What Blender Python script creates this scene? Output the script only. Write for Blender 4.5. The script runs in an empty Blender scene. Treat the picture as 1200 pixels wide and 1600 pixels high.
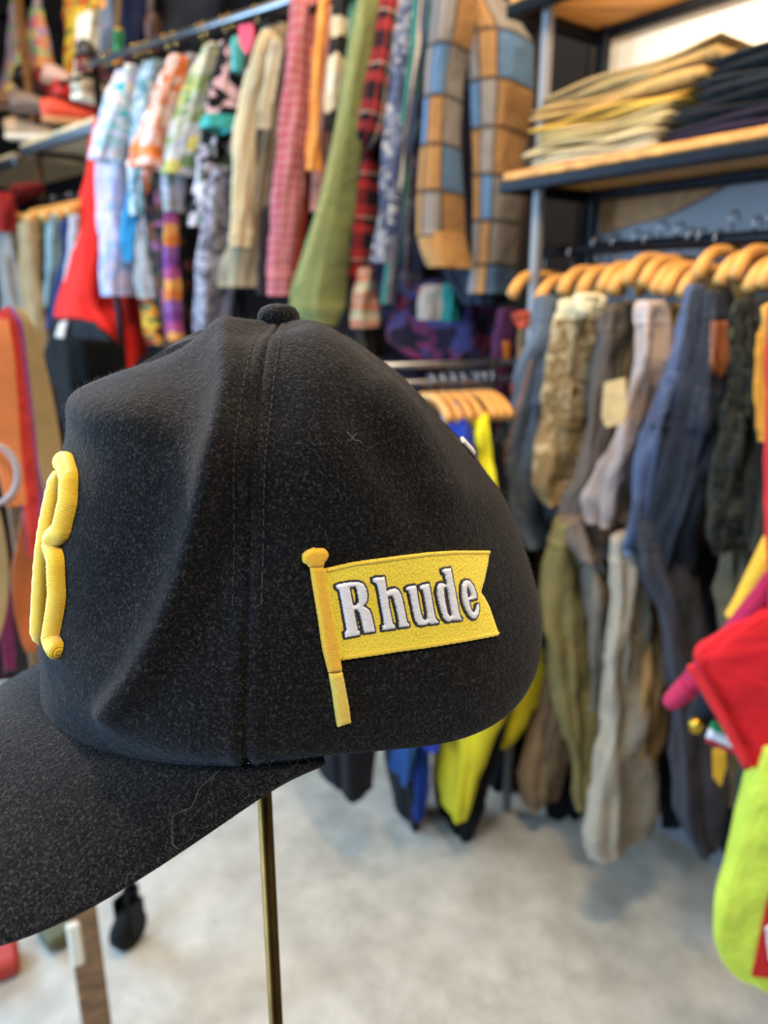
import bpy, math, random
import numpy as np
from mathutils import Vector, Matrix
from mathutils import noise as mnoise
from mathutils.bvhtree import BVHTree

C = bpy.context.scene.collection
SC = bpy.context.scene
R = math.radians
rnd = random.Random(7)

# ------------------------------------------------------------------ camera, light, exposure
F = 1155.5                                   # focal length in pixels of the 1200 x 1600 frame
PITCH = R(15.9)
CP, SP = math.cos(PITCH), math.sin(PITCH)
CAMZ = 1.5
cd = bpy.data.cameras.new('camera'); cam = bpy.data.objects.new('camera', cd); C.objects.link(cam)
cam.location = (0, 0, CAMZ); cam.rotation_euler = (R(90) - PITCH, 0, 0)
cd.sensor_fit = 'VERTICAL'; cd.sensor_height = 36; cd.sensor_width = 27; cd.lens = 26.0
cd.clip_start = 0.02; cd.clip_end = 60
cd.dof.use_dof = True; cd.dof.focus_distance = 0.262; cd.dof.aperture_fstop = 8.4
SC.camera = cam
SC.view_settings.view_transform = 'Standard'; SC.view_settings.look = 'None'
SC.view_settings.gamma = 1.0; SC.view_settings.use_curve_mapping = False
SC.view_settings.exposure = 0.16
SC.cycles.use_denoising = True
SC.cycles.max_bounces = 6
SC.cycles.sample_clamp_indirect = 6

w = bpy.data.worlds.new('world'); SC.world = w; w.use_nodes = True
w.node_tree.nodes['Background'].inputs[0].default_value = (0.55, 0.68, 0.9, 1)
w.node_tree.nodes['Background'].inputs[1].default_value = 0.6

def area(name, loc, target, sx, sy, power, col):
    l = bpy.data.lights.new(name, 'AREA'); l.shape = 'RECTANGLE'; l.size = sx; l.size_y = sy
    l.energy = power; l.color = col
    o = bpy.data.objects.new(name, l); C.objects.link(o); o.location = loc
    o.rotation_euler = (Vector(target) - Vector(loc)).to_track_quat('-Z', 'Y').to_euler()
    return o
area('doorway_daylight', (-3.2, 2.6, 1.5), (0.0, 1.0, 0.7), 2.0, 2.4, 185, (0.40, 0.67, 1.0))
area('cool_fill', (-1.9, -0.45, 1.7), (-0.1, 0.35, 1.3), 1.4, 1.6, 105, (0.46, 0.70, 1.0))  # added cool fill inside the room, brings out the cap's ridges; no window here
area('ceiling_lamps', (0.2, 1.5, 3.25), (0.2, 1.6, 0), 2.6, 2.0, 66, (1.0, 0.74, 0.47))
area('shelf_lamp', (0.15, 0.75, 2.9), (1.15, 1.9, 1.95), 0.3, 0.3, 36, (1.0, 0.76, 0.48))
area('flag_fill', (0.75, -0.55, 2.75), (-0.05, 0.28, 1.42), 0.4, 0.4, 26, (1.0, 0.90, 0.78))  # unseen fill, added to brighten the flag on the cap's near side
_l = bpy.data.lights.new('brim_fill_spot', 'SPOT'); _l.energy = 330; _l.spot_size = R(26); _l.spot_blend = .5; _l.shadow_soft_size = .06; _l.color = (1.0, .84, .66)  # added warm spot that brightens brim and crown top; no track fixture
_o = bpy.data.objects.new('brim_fill_spot', _l); C.objects.link(_o); _o.location = (-1.35, 1.55, 3.1)
_o.rotation_euler = (Vector((-.12, .28, 1.35)) - Vector(_o.location)).to_track_quat('-Z', 'Y').to_euler()
area('cream_wall_fill', (0.81, 1.35, 2.128), (1.06, 1.54, 2.03), 1.2, 0.03, 7, (1.0, 0.82, 0.58))  # strip light added to brighten the cream wall; no lamp is seen there
area('left_shelf_fill', (-1.5, 2.6, 3.4), (-1.6, 4.1, 2.3), 0.4, 0.4, 30, (1.0, 0.84, 0.62))  # warm fill added out of frame to brighten the top-left corner

# ------------------------------------------------------------------ pixel rays (used to read real positions off the photograph)
def ray(px, py):
    xr = (px - 600) / F; yu = (800 - py) / F
    return xr, CP + SP * yu, -SP + CP * yu
def at(px, py, Y):
    x, y, z = ray(px, py); k = Y / y
    return Vector((x * k, Y, CAMZ + z * k))
def at_z(px, py, Z):
    x, y, z = ray(px, py); k = (Z - CAMZ) / z
    return Vector((x * k, y * k, Z))
def depth(p):
    return p[1] * CP - (p[2] - CAMZ) * SP

# ------------------------------------------------------------------ materials
def lin(c):
    return tuple(((v / 12.92) if v <= 0.04045 else ((v + 0.055) / 1.055) ** 2.4) for v in c)
def hexc(h):
    return lin(tuple(int(h[i:i + 2], 16) / 255 for i in (0, 2, 4))) + (1,)
class NT:
    def __init__(s, name, rough=0.9, sheen=0.0, metal=0.0, spec=0.3):
        s.m = bpy.data.materials.new(name); s.m.use_nodes = True; s.t = s.m.node_tree
        s.b = s.t.nodes['Principled BSDF']
        s.b.inputs['Roughness'].default_value = rough; s.b.inputs['Metallic'].default_value = metal
        s.b.inputs['Specular IOR Level'].default_value = spec
        if sheen: s.b.inputs['Sheen Weight'].default_value = sheen; s.b.inputs['Sheen Roughness'].default_value = 0.5
    def n(s, kind, **kw):
        nd = s.t.nodes.new(kind)
        for k, v in kw.items(): setattr(nd, k, v)
        return nd
    def put(s, nd, k, v):
        if isinstance(v, bpy.types.NodeSocket): s.t.links.new(v, nd.inputs[k])
        else: nd.inputs[k].default_value = v
    def uv(s): return s.n('ShaderNodeTexCoord').outputs['UV']
    def obj(s): return s.n('ShaderNodeTexCoord').outputs['Object']
    def noise(s, vec, scale, detail=2, rough=0.5):
        nd = s.n('ShaderNodeTexNoise'); s.put(nd, 'Vector', vec); nd.inputs['Scale'].default_value = scale
        nd.inputs['Detail'].default_value = detail; nd.inputs['Roughness'].default_value = rough
        return nd
    def ramp(s, fac, stops, const=False):
        nd = s.n('ShaderNodeValToRGB'); s.put(nd, 'Fac', fac)
        e = nd.color_ramp.elements; nd.color_ramp.interpolation = 'CONSTANT' if const else 'LINEAR'
        while len(e) > 1: e.remove(e[-1])
        e[0].position = stops[0][0]; e[0].color = stops[0][1]
        for p, c in stops[1:]:
            x = e.new(p); x.color = c
        return nd.outputs['Color']
    def mix(s, fac, a, b, mode='MIX'):
        nd = s.n('ShaderNodeMix', data_type='RGBA', blend_type=mode)
        for i, v in ((0, fac), (6, a), (7, b)):
            if isinstance(v, bpy.types.NodeSocket): s.t.links.new(v, nd.inputs[i])
            else: nd.inputs[i].default_value = v
        return nd.outputs[2]
    def math(s, op, a, b=0.0):
        nd = s.n('ShaderNodeMath', operation=op)
        for i, v in ((0, a), (1, b)):
            if isinstance(v, bpy.types.NodeSocket): s.t.links.new(v, nd.inputs[i])
            else: nd.inputs[i].default_value = v
        return nd.outputs[0]
    def bump(s, h, strength=0.3, dist=0.002):
        nd = s.n('ShaderNodeBump'); s.put(nd, 'Height', h); nd.inputs['Strength'].default_value = strength
        nd.inputs['Distance'].default_value = dist
        s.t.links.new(nd.outputs[0], s.b.inputs['Normal'])
    def wrinkle(s, fine=None):
        mp = s.n('ShaderNodeMapping'); s.put(mp, 'Vector', s.uv()); mp.inputs['Scale'].default_value = (26, 9, 1)
        n = s.noise(mp.outputs[0], 1.0, 3, 0.55); n2 = s.noise(s.uv(), 30, 2)
        h = s.math('ADD', s.math('MULTIPLY', n.outputs['Fac'], 1.0), s.math('MULTIPLY', n2.outputs['Fac'], 0.45))
        if fine is not None: h = s.math('ADD', h, s.math('MULTIPLY', fine, 0.04))
        s.bump(h, 0.55, 0.022)
    def col(s, c): s.put(s.b, 'Base Color', c)

def dye(h):
    c = hexc(h); g = (c[0] + c[1] + c[2]) / 3
    return tuple((v * .96 + g * .04) * .78 for v in c[:3]) + (1,)
_mc = {}
def cached(f):
    def g(*a):
        k = (f.__name__,) + a
        if k not in _mc: _mc[k] = f(*a)
        return _mc[k]
    return g
@cached
def cloth(h, var=0.18, rough=0.95):
    t = NT('cloth_' + h, rough, 0.03, spec=0.12); c = dye(h)
    n = t.noise(t.uv(), 9, 3); f = t.noise(t.uv(), 420, 1)
    dk = tuple(v * (1 - var) for v in c[:3]) + (1,); lt = tuple(min(1, v * (1 + var)) for v in c[:3]) + (1,)
    t.col(t.mix(0.25, t.ramp(n.outputs['Fac'], [(0.3, dk), (0.7, lt)]), t.ramp(f.outputs['Fac'], [(0.3, dk), (0.7, lt)])))
    t.wrinkle(f.outputs['Fac']); return t.m
@cached
def denim(h, fade):
    t = NT('denim_' + h, 0.95, 0.03, spec=0.12)
    n = t.noise(t.uv(), 7, 4, 0.6)
    sp = t.n('ShaderNodeTexWave', wave_type='BANDS', bands_direction='DIAGONAL'); t.put(sp, 'Vector', t.uv()); sp.inputs['Scale'].default_value = 260
    c = t.ramp(n.outputs['Fac'], [(0.32, dye(h)), (0.72, dye(fade))])
    t.col(t.mix(0.12, c, sp.outputs['Color'], 'OVERLAY')); t.wrinkle(sp.outputs['Fac']); return t.m
@cached
def floral(cols, scale=26, warp=0.05):
    t = NT('printed_cloth', 0.9, 0.03, spec=0.12); uv = t.uv()
    nz = t.noise(uv, scale * 0.6, 2)
    v = t.n('ShaderNodeVectorMath', operation='MULTIPLY_ADD')
    t.put(v, 0, nz.outputs['Color']); v.inputs[1].default_value = (warp,) * 3; t.put(v, 2, uv)
    vo = t.n('ShaderNodeTexVoronoi'); t.put(vo, 'Vector', v.outputs[0]); vo.inputs['Scale'].default_value = scale
    sx = t.n('ShaderNodeSeparateColor'); t.put(sx, 0, vo.outputs['Color'])
    st = [(i / len(cols), dye(c)) for i, c in enumerate(cols)]
    c1 = t.ramp(sx.outputs[0], st, True)
    vo2 = t.n('ShaderNodeTexVoronoi'); t.put(vo2, 'Vector', v.outputs[0]); vo2.inputs['Scale'].default_value = scale * 2.3
    sx2 = t.n('ShaderNodeSeparateColor'); t.put(sx2, 0, vo2.outputs['Color'])
    c2 = t.ramp(sx2.outputs[1], st, True)
    big = t.noise(uv, scale * 0.5, 1)
    t.wrinkle()
    t.col(t.mix(t.ramp(big.outputs['Fac'], [(0.0, (0, 0, 0, 1)), (0.55, (1, 1, 1, 1))], True), c1, c2)); return t.m
@cached
def stripes(cols, period, axis=0, soft=0.004):
    t = NT('striped_cloth', 0.92, 0.03, spec=0.12); uv = t.uv()
    sx = t.n('ShaderNodeSeparateXYZ'); t.put(sx, 0, uv)
    nz = t.noise(uv, 30, 2)
    a = t.math('ADD', sx.outputs[axis], t.math('MULTIPLY', nz.outputs['Fac'], soft))
    f = t.math('FRACT', t.math('DIVIDE', a, period))
    t.wrinkle()
    t.col(t.ramp(f, [(i / len(cols), dye(c)) for i, c in enumerate(cols)], True)); return t.m
@cached
def block_plaid(cols, pu, pv, line):
    """big woven blocks: every cell takes a colour of its own, thin dark lines between"""
    t = NT('block_plaid', 0.95, 0.04, spec=0.12); uv = t.uv()
    sx = t.n('ShaderNodeSeparateXYZ'); t.put(sx, 0, uv)
    u = t.math('DIVIDE', sx.outputs[0], pu); v = t.math('DIVIDE', sx.outputs[1], pv)
    k = t.math('ADD', t.math('FLOOR', u), t.math('MULTIPLY', t.math('FLOOR', v), 2.0))
    f = t.math('FRACT', t.math('DIVIDE', t.math('ADD', k, 0.5), float(len(cols))))
    c = t.ramp(f, [(i / len(cols), dye(x)) for i, x in enumerate(cols)], True)
    def edge(x):
        fr = t.math('FRACT', x)
        return t.math('MAXIMUM', t.math('LESS_THAN', fr, 0.05), t.math('GREATER_THAN', fr, 0.95))
    e = t.math('MULTIPLY', t.math('MAXIMUM', edge(u), edge(v)), 0.75)
    nz = t.noise(uv, 300, 1)
    c = t.mix(0.25, c, t.ramp(nz.outputs['Fac'], [(0.3, (0.1, 0.1, 0.1, 1)), (0.7, (0.8, 0.8, 0.8, 1))]), 'OVERLAY')
    t.wrinkle()
    t.col(t.mix(e, c, dye(line))); return t.m
@cached
def tartan(us, vs, pu, pv):
    """woven check: the warp ramp and the weft ramp mixed half and half"""
    t = NT('tartan_cloth', 0.95, 0.03, spec=0.12); uv = t.uv()
    sx = t.n('ShaderNodeSeparateXYZ'); t.put(sx, 0, uv)
    fu = t.math('FRACT', t.math('DIVIDE', sx.outputs[0], pu)); fv = t.math('FRACT', t.math('DIVIDE', sx.outputs[1], pv))
    a = t.ramp(fu, [(p, dye(c)) for p, c in us], True); b = t.ramp(fv, [(p, dye(c)) for p, c in vs], True)
    t.wrinkle(); t.col(t.mix(0.5, a, b)); return t.m
@cached
def camo(cols):
    t = NT('camouflage_cloth', 0.95, 0.03, spec=0.12); uv = t.uv()
    n = t.noise(uv, 22, 3, 0.55); t.wrinkle()
    t.col(t.ramp(n.outputs['Fac'], [(0.3 + 0.45 * i / len(cols), dye(c)) for i, c in enumerate(cols)], True)); return t.m
@cached
def wood(a, b, scale=6.0):
    t = NT('wood_' + a, 0.55); o = t.obj()
    mp = t.n('ShaderNodeMapping'); t.put(mp, 'Vector', o); mp.inputs['Scale'].default_value = (1, 9, 9)
    n = t.noise(mp.outputs[0], scale, 5, 0.6)
    t.col(t.ramp(n.outputs['Fac'], [(0.3, hexc(a)), (0.7, hexc(b))])); t.bump(n.outputs['Fac'], 0.15, 0.002); return t.m
@cached
def metal(h, rough=0.35):
    t = NT('metal_' + h, rough, metal=1.0); n = t.noise(t.obj(), 60, 3)
    c = hexc(h); t.col(t.ramp(n.outputs['Fac'], [(0.3, tuple(v * 0.75 for v in c[:3]) + (1,)), (0.7, c)])); return t.m
@cached
def paint(h, rough=0.6):
    t = NT('paint_' + h, rough); n = t.noise(t.obj(), 5, 4); c = hexc(h)
    t.col(t.ramp(n.outputs['Fac'], [(0.3, tuple(v * 0.9 for v in c[:3]) + (1,)), (0.7, c)])); return t.m
@cached
def leather(h):
    t = NT('leather_' + h, 0.5, spec=0.4); n = t.noise(t.uv(), 14, 4); f = t.noise(t.uv(), 160, 2); c = hexc(h)
    t.col(t.ramp(n.outputs['Fac'], [(0.3, tuple(v * 0.7 for v in c[:3]) + (1,)), (0.75, c)])); t.bump(f.outputs['Fac'], 0.3, 0.001); return t.m
def concrete():
    t = NT('polished_concrete', 0.55, spec=0.35); o = t.obj()
    a = t.noise(o, 1.6, 6, 0.62); b = t.noise(o, 9, 6, 0.65); s = t.noise(o, 60, 3)
    c1 = t.ramp(a.outputs['Fac'], [(0.25, hexc('8f897d')), (0.5, hexc('aca698')), (0.75, hexc('c6c0b2'))])
    c2 = t.ramp(b.outputs['Fac'], [(0.3, hexc('7f786c')), (0.5, hexc('aaa497')), (0.7, hexc('d1cabd'))])
    c = t.mix(0.45, c1, c2)
    sp = t.ramp(s.outputs['Fac'], [(0.0, (0.35, 0.35, 0.35, 1)), (0.31, (0.5, 0.5, 0.5, 1)), (0.36, (1, 1, 1, 1))])
    t.col(t.mix(0.35, c, sp, 'MULTIPLY')); t.bump(b.outputs['Fac'], 0.1, 0.004); return t.m
def felt():
    t = NT('black_wool_felt', 1.0, 0.0, spec=0.15); o = t.obj()
    a = t.noise(o, 900, 3, 0.7); b = t.noise(o, 230, 3, 0.6); g = t.noise(o, 38, 3)
    c = t.ramp(a.outputs['Fac'], [(0.36, hexc('030304')), (0.52, hexc('0b0b0c')), (0.66, hexc('443e3b'))])
    c2 = t.ramp(b.outputs['Fac'], [(0.38, hexc('040405')), (0.66, hexc('141313'))])
    c = t.mix(0.4, c, c2)
    t.col(t.mix(0.5, c, t.ramp(g.outputs['Fac'], [(0.3, (0.45, 0.45, 0.5, 1)), (0.7, (1, 0.97, 0.94, 1))]), 'MULTIPLY'))
    t.b.inputs['Sheen Weight'].default_value = 0.09; t.b.inputs['Sheen Roughness'].default_value = 0.45
    t.b.inputs['Sheen Tint'].default_value = (0.8, 0.82, 0.9, 1)
    h = t.mix(0.5, a.outputs['Color'], b.outputs['Color']); t.bump(h, 1.0, 0.0018); return t.m
@cached
def thread(a, b, scale, rag=0.5, axis='X'):
    """embroidery: rows of thread across the satin stitch; UV is in hundredths of a pixel"""
    t = NT('thread_' + a, 0.5, 0.2, spec=0.45); uv = t.uv()
    wv = t.n('ShaderNodeTexWave', wave_type='BANDS', bands_direction=axis); t.put(wv, 'Vector', uv)
    wv.inputs['Scale'].default_value = scale; wv.inputs['Distortion'].default_value = 1.6 * rag; wv.inputs['Detail'].default_value = 2
    wv.inputs['Detail Scale'].default_value = 2.0
    mp = t.n('ShaderNodeMapping'); t.put(mp, 'Vector', uv)
    mp.inputs['Scale'].default_value = (60, 9, 1) if axis == 'X' else (9, 60, 1)
    n = t.noise(mp.outputs[0], 1.0, 2)
    f = t.math('ADD', t.math('MULTIPLY', wv.outputs['Fac'], 0.5), t.math('MULTIPLY', n.outputs['Fac'], 0.5))
    t.col(t.ramp(f, [(0.22, hexc(a)), (0.62, hexc(b))])); t.bump(f, 0.7, 0.0006); return t.m
@cached
def fill_thread(a, b):
    t = NT('fill_stitch_' + a, 0.5, 0.2, spec=0.45); uv = t.uv()
    mp = t.n('ShaderNodeMapping'); t.put(mp, 'Vector', uv); mp.inputs['Scale'].default_value = (70, 24, 1)
    mp.inputs['Rotation'].default_value = (0, 0, 0.35)
    n = t.noise(mp.outputs[0], 1.0, 2, 0.6)
    t.col(t.ramp(n.outputs['Fac'], [(0.33, hexc(a)), (0.56, hexc(b))])); t.bump(n.outputs['Fac'], 0.8, 0.0007); return t.m

# ------------------------------------------------------------------ mesh helpers
def mesh(name, V, faces, m, parent=None, loc=(0, 0, 0), uvs=None, smooth=True):
    """V are world (or, with a parent, parent-local) points; loc is subtracted"""
    me = bpy.data.meshes.new(name)
    V = np.asarray(V, float) - np.asarray(loc, float)
    me.from_pydata([tuple(v) for v in V], [], faces)
    if uvs is not None:
        ul = me.uv_layers.new(name='UVMap'); li = np.empty(len(me.loops), int); me.loops.foreach_get('vertex_index', li)
        ul.data.foreach_set('uv', np.asarray(uvs, float)[li].ravel())
    if smooth: me.polygons.foreach_set('use_smooth', [True] * len(me.polygons))
    me.materials.append(m); me.update()
    o = bpy.data.objects.new(name, me); C.objects.link(o)
    if parent is not None: o.parent = parent
    else: o.location = loc
    return o
def tag(o, label, cat, group=None, kind=None):
    o['label'] = label; o['category'] = cat
    if group: o['group'] = group
    if kind: o['kind'] = kind
    return o
def empty(name, loc, label=None, cat=None, group=None):
    o = bpy.data.objects.new(name, None); C.objects.link(o); o.location = loc; o.empty_display_size = 0.05
    if label: tag(o, label, cat, group)
    return o
def copy_tree(o, parent=None):
    c = o.copy(); C.objects.link(c)
    if parent is not None: c.parent = parent
    for ch in list(o.children): copy_tree(ch, c)
    return c
class MB:
    """collects shapes into one mesh"""
    def __init__(s): s.v = []; s.f = []
    def add(s, V, Fc):
        k = len(s.v); s.v += [tuple(v) for v in V]; s.f += [tuple(i + k for i in f) for f in Fc]; return s
    def box(s, c, size, rz=0.0, bev=0.0, rot=None):
        x, y, z = [d / 2 for d in size]; b = min(bev, x * .9, y * .9, z * .9)
        M = rot if rot is not None else Matrix.Rotation(rz, 3, 'Z')
        if b <= 0:
            P = [(sx * x, sy * y, sz * z) for sx in (-1, 1) for sy in (-1, 1) for sz in (-1, 1)]
            Fc = [(0, 1, 3, 2), (4, 6, 7, 5), (0, 4, 5, 1), (2, 3, 7, 6), (0, 2, 6, 4), (1, 5, 7, 3)]
        else:
            P = []; Fc = []; idx = {}
            for sx in (-1, 1):
                for sy in (-1, 1):
                    for sz in (-1, 1):
                        for ax in range(3):
                            p = [sx * (x - b), sy * (y - b), sz * (z - b)]; p[ax] = (sx * x, sy * y, sz * z)[ax]
                            idx[(sx, sy, sz, ax)] = len(P); P.append(tuple(p))
            I = lambda a, b_, c_, ax: idx[(a, b_, c_, ax)]
            for sg in (-1, 1):
                Fc.append([I(sg, a, b_, 0) for a, b_ in ((-1, -1), (1, -1), (1, 1), (-1, 1))])
                Fc.append([I(a, sg, b_, 1) for a, b_ in ((-1, -1), (1, -1), (1, 1), (-1, 1))])
                Fc.append([I(a, b_, sg, 2) for a, b_ in ((-1, -1), (1, -1), (1, 1), (-1, 1))])
            for a in (-1, 1):
                for b_ in (-1, 1):
                    Fc.append([I(a, b_, -1, 0), I(a, b_, 1, 0), I(a, b_, 1, 1), I(a, b_, -1, 1)])
                    Fc.append([I(a, -1, b_, 0), I(a, 1, b_, 0), I(a, 1, b_, 2), I(a, -1, b_, 2)])
                    Fc.append([I(-1, a, b_, 1), I(1, a, b_, 1), I(1, a, b_, 2), I(-1, a, b_, 2)])
                    for c_ in (-1, 1): Fc.append([I(a, b_, c_, 0), I(a, b_, c_, 1), I(a, b_, c_, 2)])
        c = Vector(c); return s.add([c + M @ Vector(p) for p in P], Fc)
    def tube(s, pts, r, n=8, closed=False, flat=None):
        pts = [Vector(p) for p in pts]; m = len(pts); rr = r if isinstance(r, (list, tuple)) else [r] * m
        V = []; Fc = []; prev = None
        for i, p in enumerate(pts):
            a = pts[(i - 1) % m] if closed or i else pts[0]; b = pts[(i + 1) % m] if closed or i < m - 1 else pts[-1]
            t = (b - a).normalized()
            u = prev - t * prev.dot(t) if prev is not None else (Vector((0, 0, 1)).cross(t) if abs(t.z) < .95 else Vector((1, 0, 0)).cross(t))
            u.normalize(); prev = u; v = t.cross(u)
            for k in range(n):
                an = 2 * math.pi * k / n
                V.append(p + (u * math.cos(an) + v * math.sin(an) * (flat or 1)) * rr[i])
        for i in range(m if closed else m - 1):
            for k in range(n):
                j = (i + 1) % m; Fc.append((i * n + k, i * n + (k + 1) % n, j * n + (k + 1) % n, j * n + k))
        if not closed: Fc += [tuple(range(n))[::-1], tuple((m - 1) * n + k for k in range(n))]
        return s.add(V, Fc)
    def lathe(s, prof, n=20, c=(0, 0, 0)):
        V = []; Fc = []
        for r_, z in prof:
            for k in range(n): V.append((c[0] + r_ * math.cos(2 * math.pi * k / n), c[1] + r_ * math.sin(2 * math.pi * k / n), c[2] + z))
        for i in range(len(prof) - 1):
            for k in range(n): Fc.append((i * n + k, i * n + (k + 1) % n, (i + 1) * n + (k + 1) % n, (i + 1) * n + k))
        Fc += [tuple(range(n))[::-1], tuple((len(prof) - 1) * n + k for k in range(n))]
        return s.add(V, Fc)
    def build(s, name, m, parent=None, loc=(0, 0, 0), smooth=False, uv=False):
        if parent is not None and loc == (0, 0, 0): loc = wloc(parent)
        uvs = None
        if uv: uvs = [(p[0] + p[1], p[2]) for p in s.v]
        return mesh(name, s.v, s.f, m, parent, loc, uvs, smooth)
def wloc(o):
    p = Vector((0, 0, 0))
    while o is not None: p = p + o.location; o = o.parent
    return tuple(p)

# ------------------------------------------------------------------ the setting
WALLM = paint('232327', 0.9); CREAM = paint('d9cfba', 0.9); GREYP = paint('7d8084', 0.8)
def structure(o): o['kind'] = 'structure'; return o
structure(MB().box((0, 2, -0.05), (9, 12, 0.1)).build('floor', concrete(), loc=(0, 1.2, 0)))
structure(MB().box((0, 2, 3.65), (9, 12, 0.1)).build('ceiling', paint('8f8a80', 0.9), loc=(0, 1.2, 3.6)))
def wall(name, a, b, m, z0=0.0, z1=3.6, th=0.1):
    a, b = Vector(a), Vector(b); d = b - a; c = (a + b) / 2
    return structure(MB().box((c.x, c.y, (z0 + z1) / 2), (d.length, th, z1 - z0), math.atan2(d.y, d.x)).build(name, m, loc=(c.x, c.y, z0)))
RA = Vector((.806, -.592)); RR = Vector((.607, -.795))
def along(base, r, s, off=0.0):
    n = Vector((r.y, -r.x))
    if n.dot(-Vector(base)) < 0: n = -n
    return Vector(base) + r * s + n * off
BA, BR = Vector((-.343, 2.85)), Vector((.395, 1.98))
BL, RL = Vector((-1.43, 3.80)), Vector((.72, -.69))
_x, _y, _z = ray(950, 60); _n = Vector((RR.y, -RR.x)); _n = _n if _n.dot(-BR) > 0 else -_n; _p = BR - _n * .25; _k = _p.dot(_n) / Vector((_x, _y)).dot(_n)
SWALL = (Vector((_x * _k, _y * _k)) - BR).dot(RR)
wall('wall_back', along(BA, RA, -5.0, -1.0), along(BA, RA, 2.4, -1.0), WALLM)
wall('wall_right', along(BR, RR, SWALL, -.30), along(BR, RR, 4.2, -.30), CREAM, 1.97, 3.6)
wall('wall_right', along(BR, RR, SWALL, -.30), along(BR, RR, 4.2, -.30), GREYP, 0.0, 1.97)
wall('wall_front', (-4.4, -3.5), (4.4, -3.5), WALLM)
wall('wall_left', (-3.3, -3.5), (-3.3, 1.3), GREYP)
wall('wall_left', (-3.3, 3.9), (-3.3, 6.6), WALLM)
wall('wall_left', (-3.3, 1.3), (-3.3, 3.9), CREAM, 2.75, 3.6)

# ------------------------------------------------------------------ cloth: closed draped bodies
class Rack:
    def __init__(s, base, r, z):
        s.base = Vector(base); s.r = Vector(r).normalized(); s.z = z
        n = Vector((s.r.y, -s.r.x)); s.n = n if n.dot(-s.base) > 0 else -n
    def hit(s, px, py, off=0.0):
        x, y, z = ray(px, py); d = Vector((x, y)); p0 = s.base + s.n * off
        k = p0.dot(s.n) / d.dot(s.n)
        return Vector((x * k, y * k, CAMZ + z * k))
    def s_of(s, p): return (Vector((p[0], p[1])) - s.base).dot(s.r)
    def pt(s, t, off, z): q = s.base + s.r * t + s.n * off; return Vector((q.x, q.y, z))
RKA = Rack(BA, RA, 2.46); RKR = Rack(BR, RR, 1.62); RKL = Rack(BL, RL, 1.99)
RKB = Rack((.20, 1.86), (.93, .36), 1.31); RKC = Rack((.60, 1.02), (.95, -.3), 1.62)
RKT = Rack((-.60, 1.02), (.9, .45), 1.47)
def sup(c, p=0.62): return math.copysign(abs(c) ** p, c)

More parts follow.
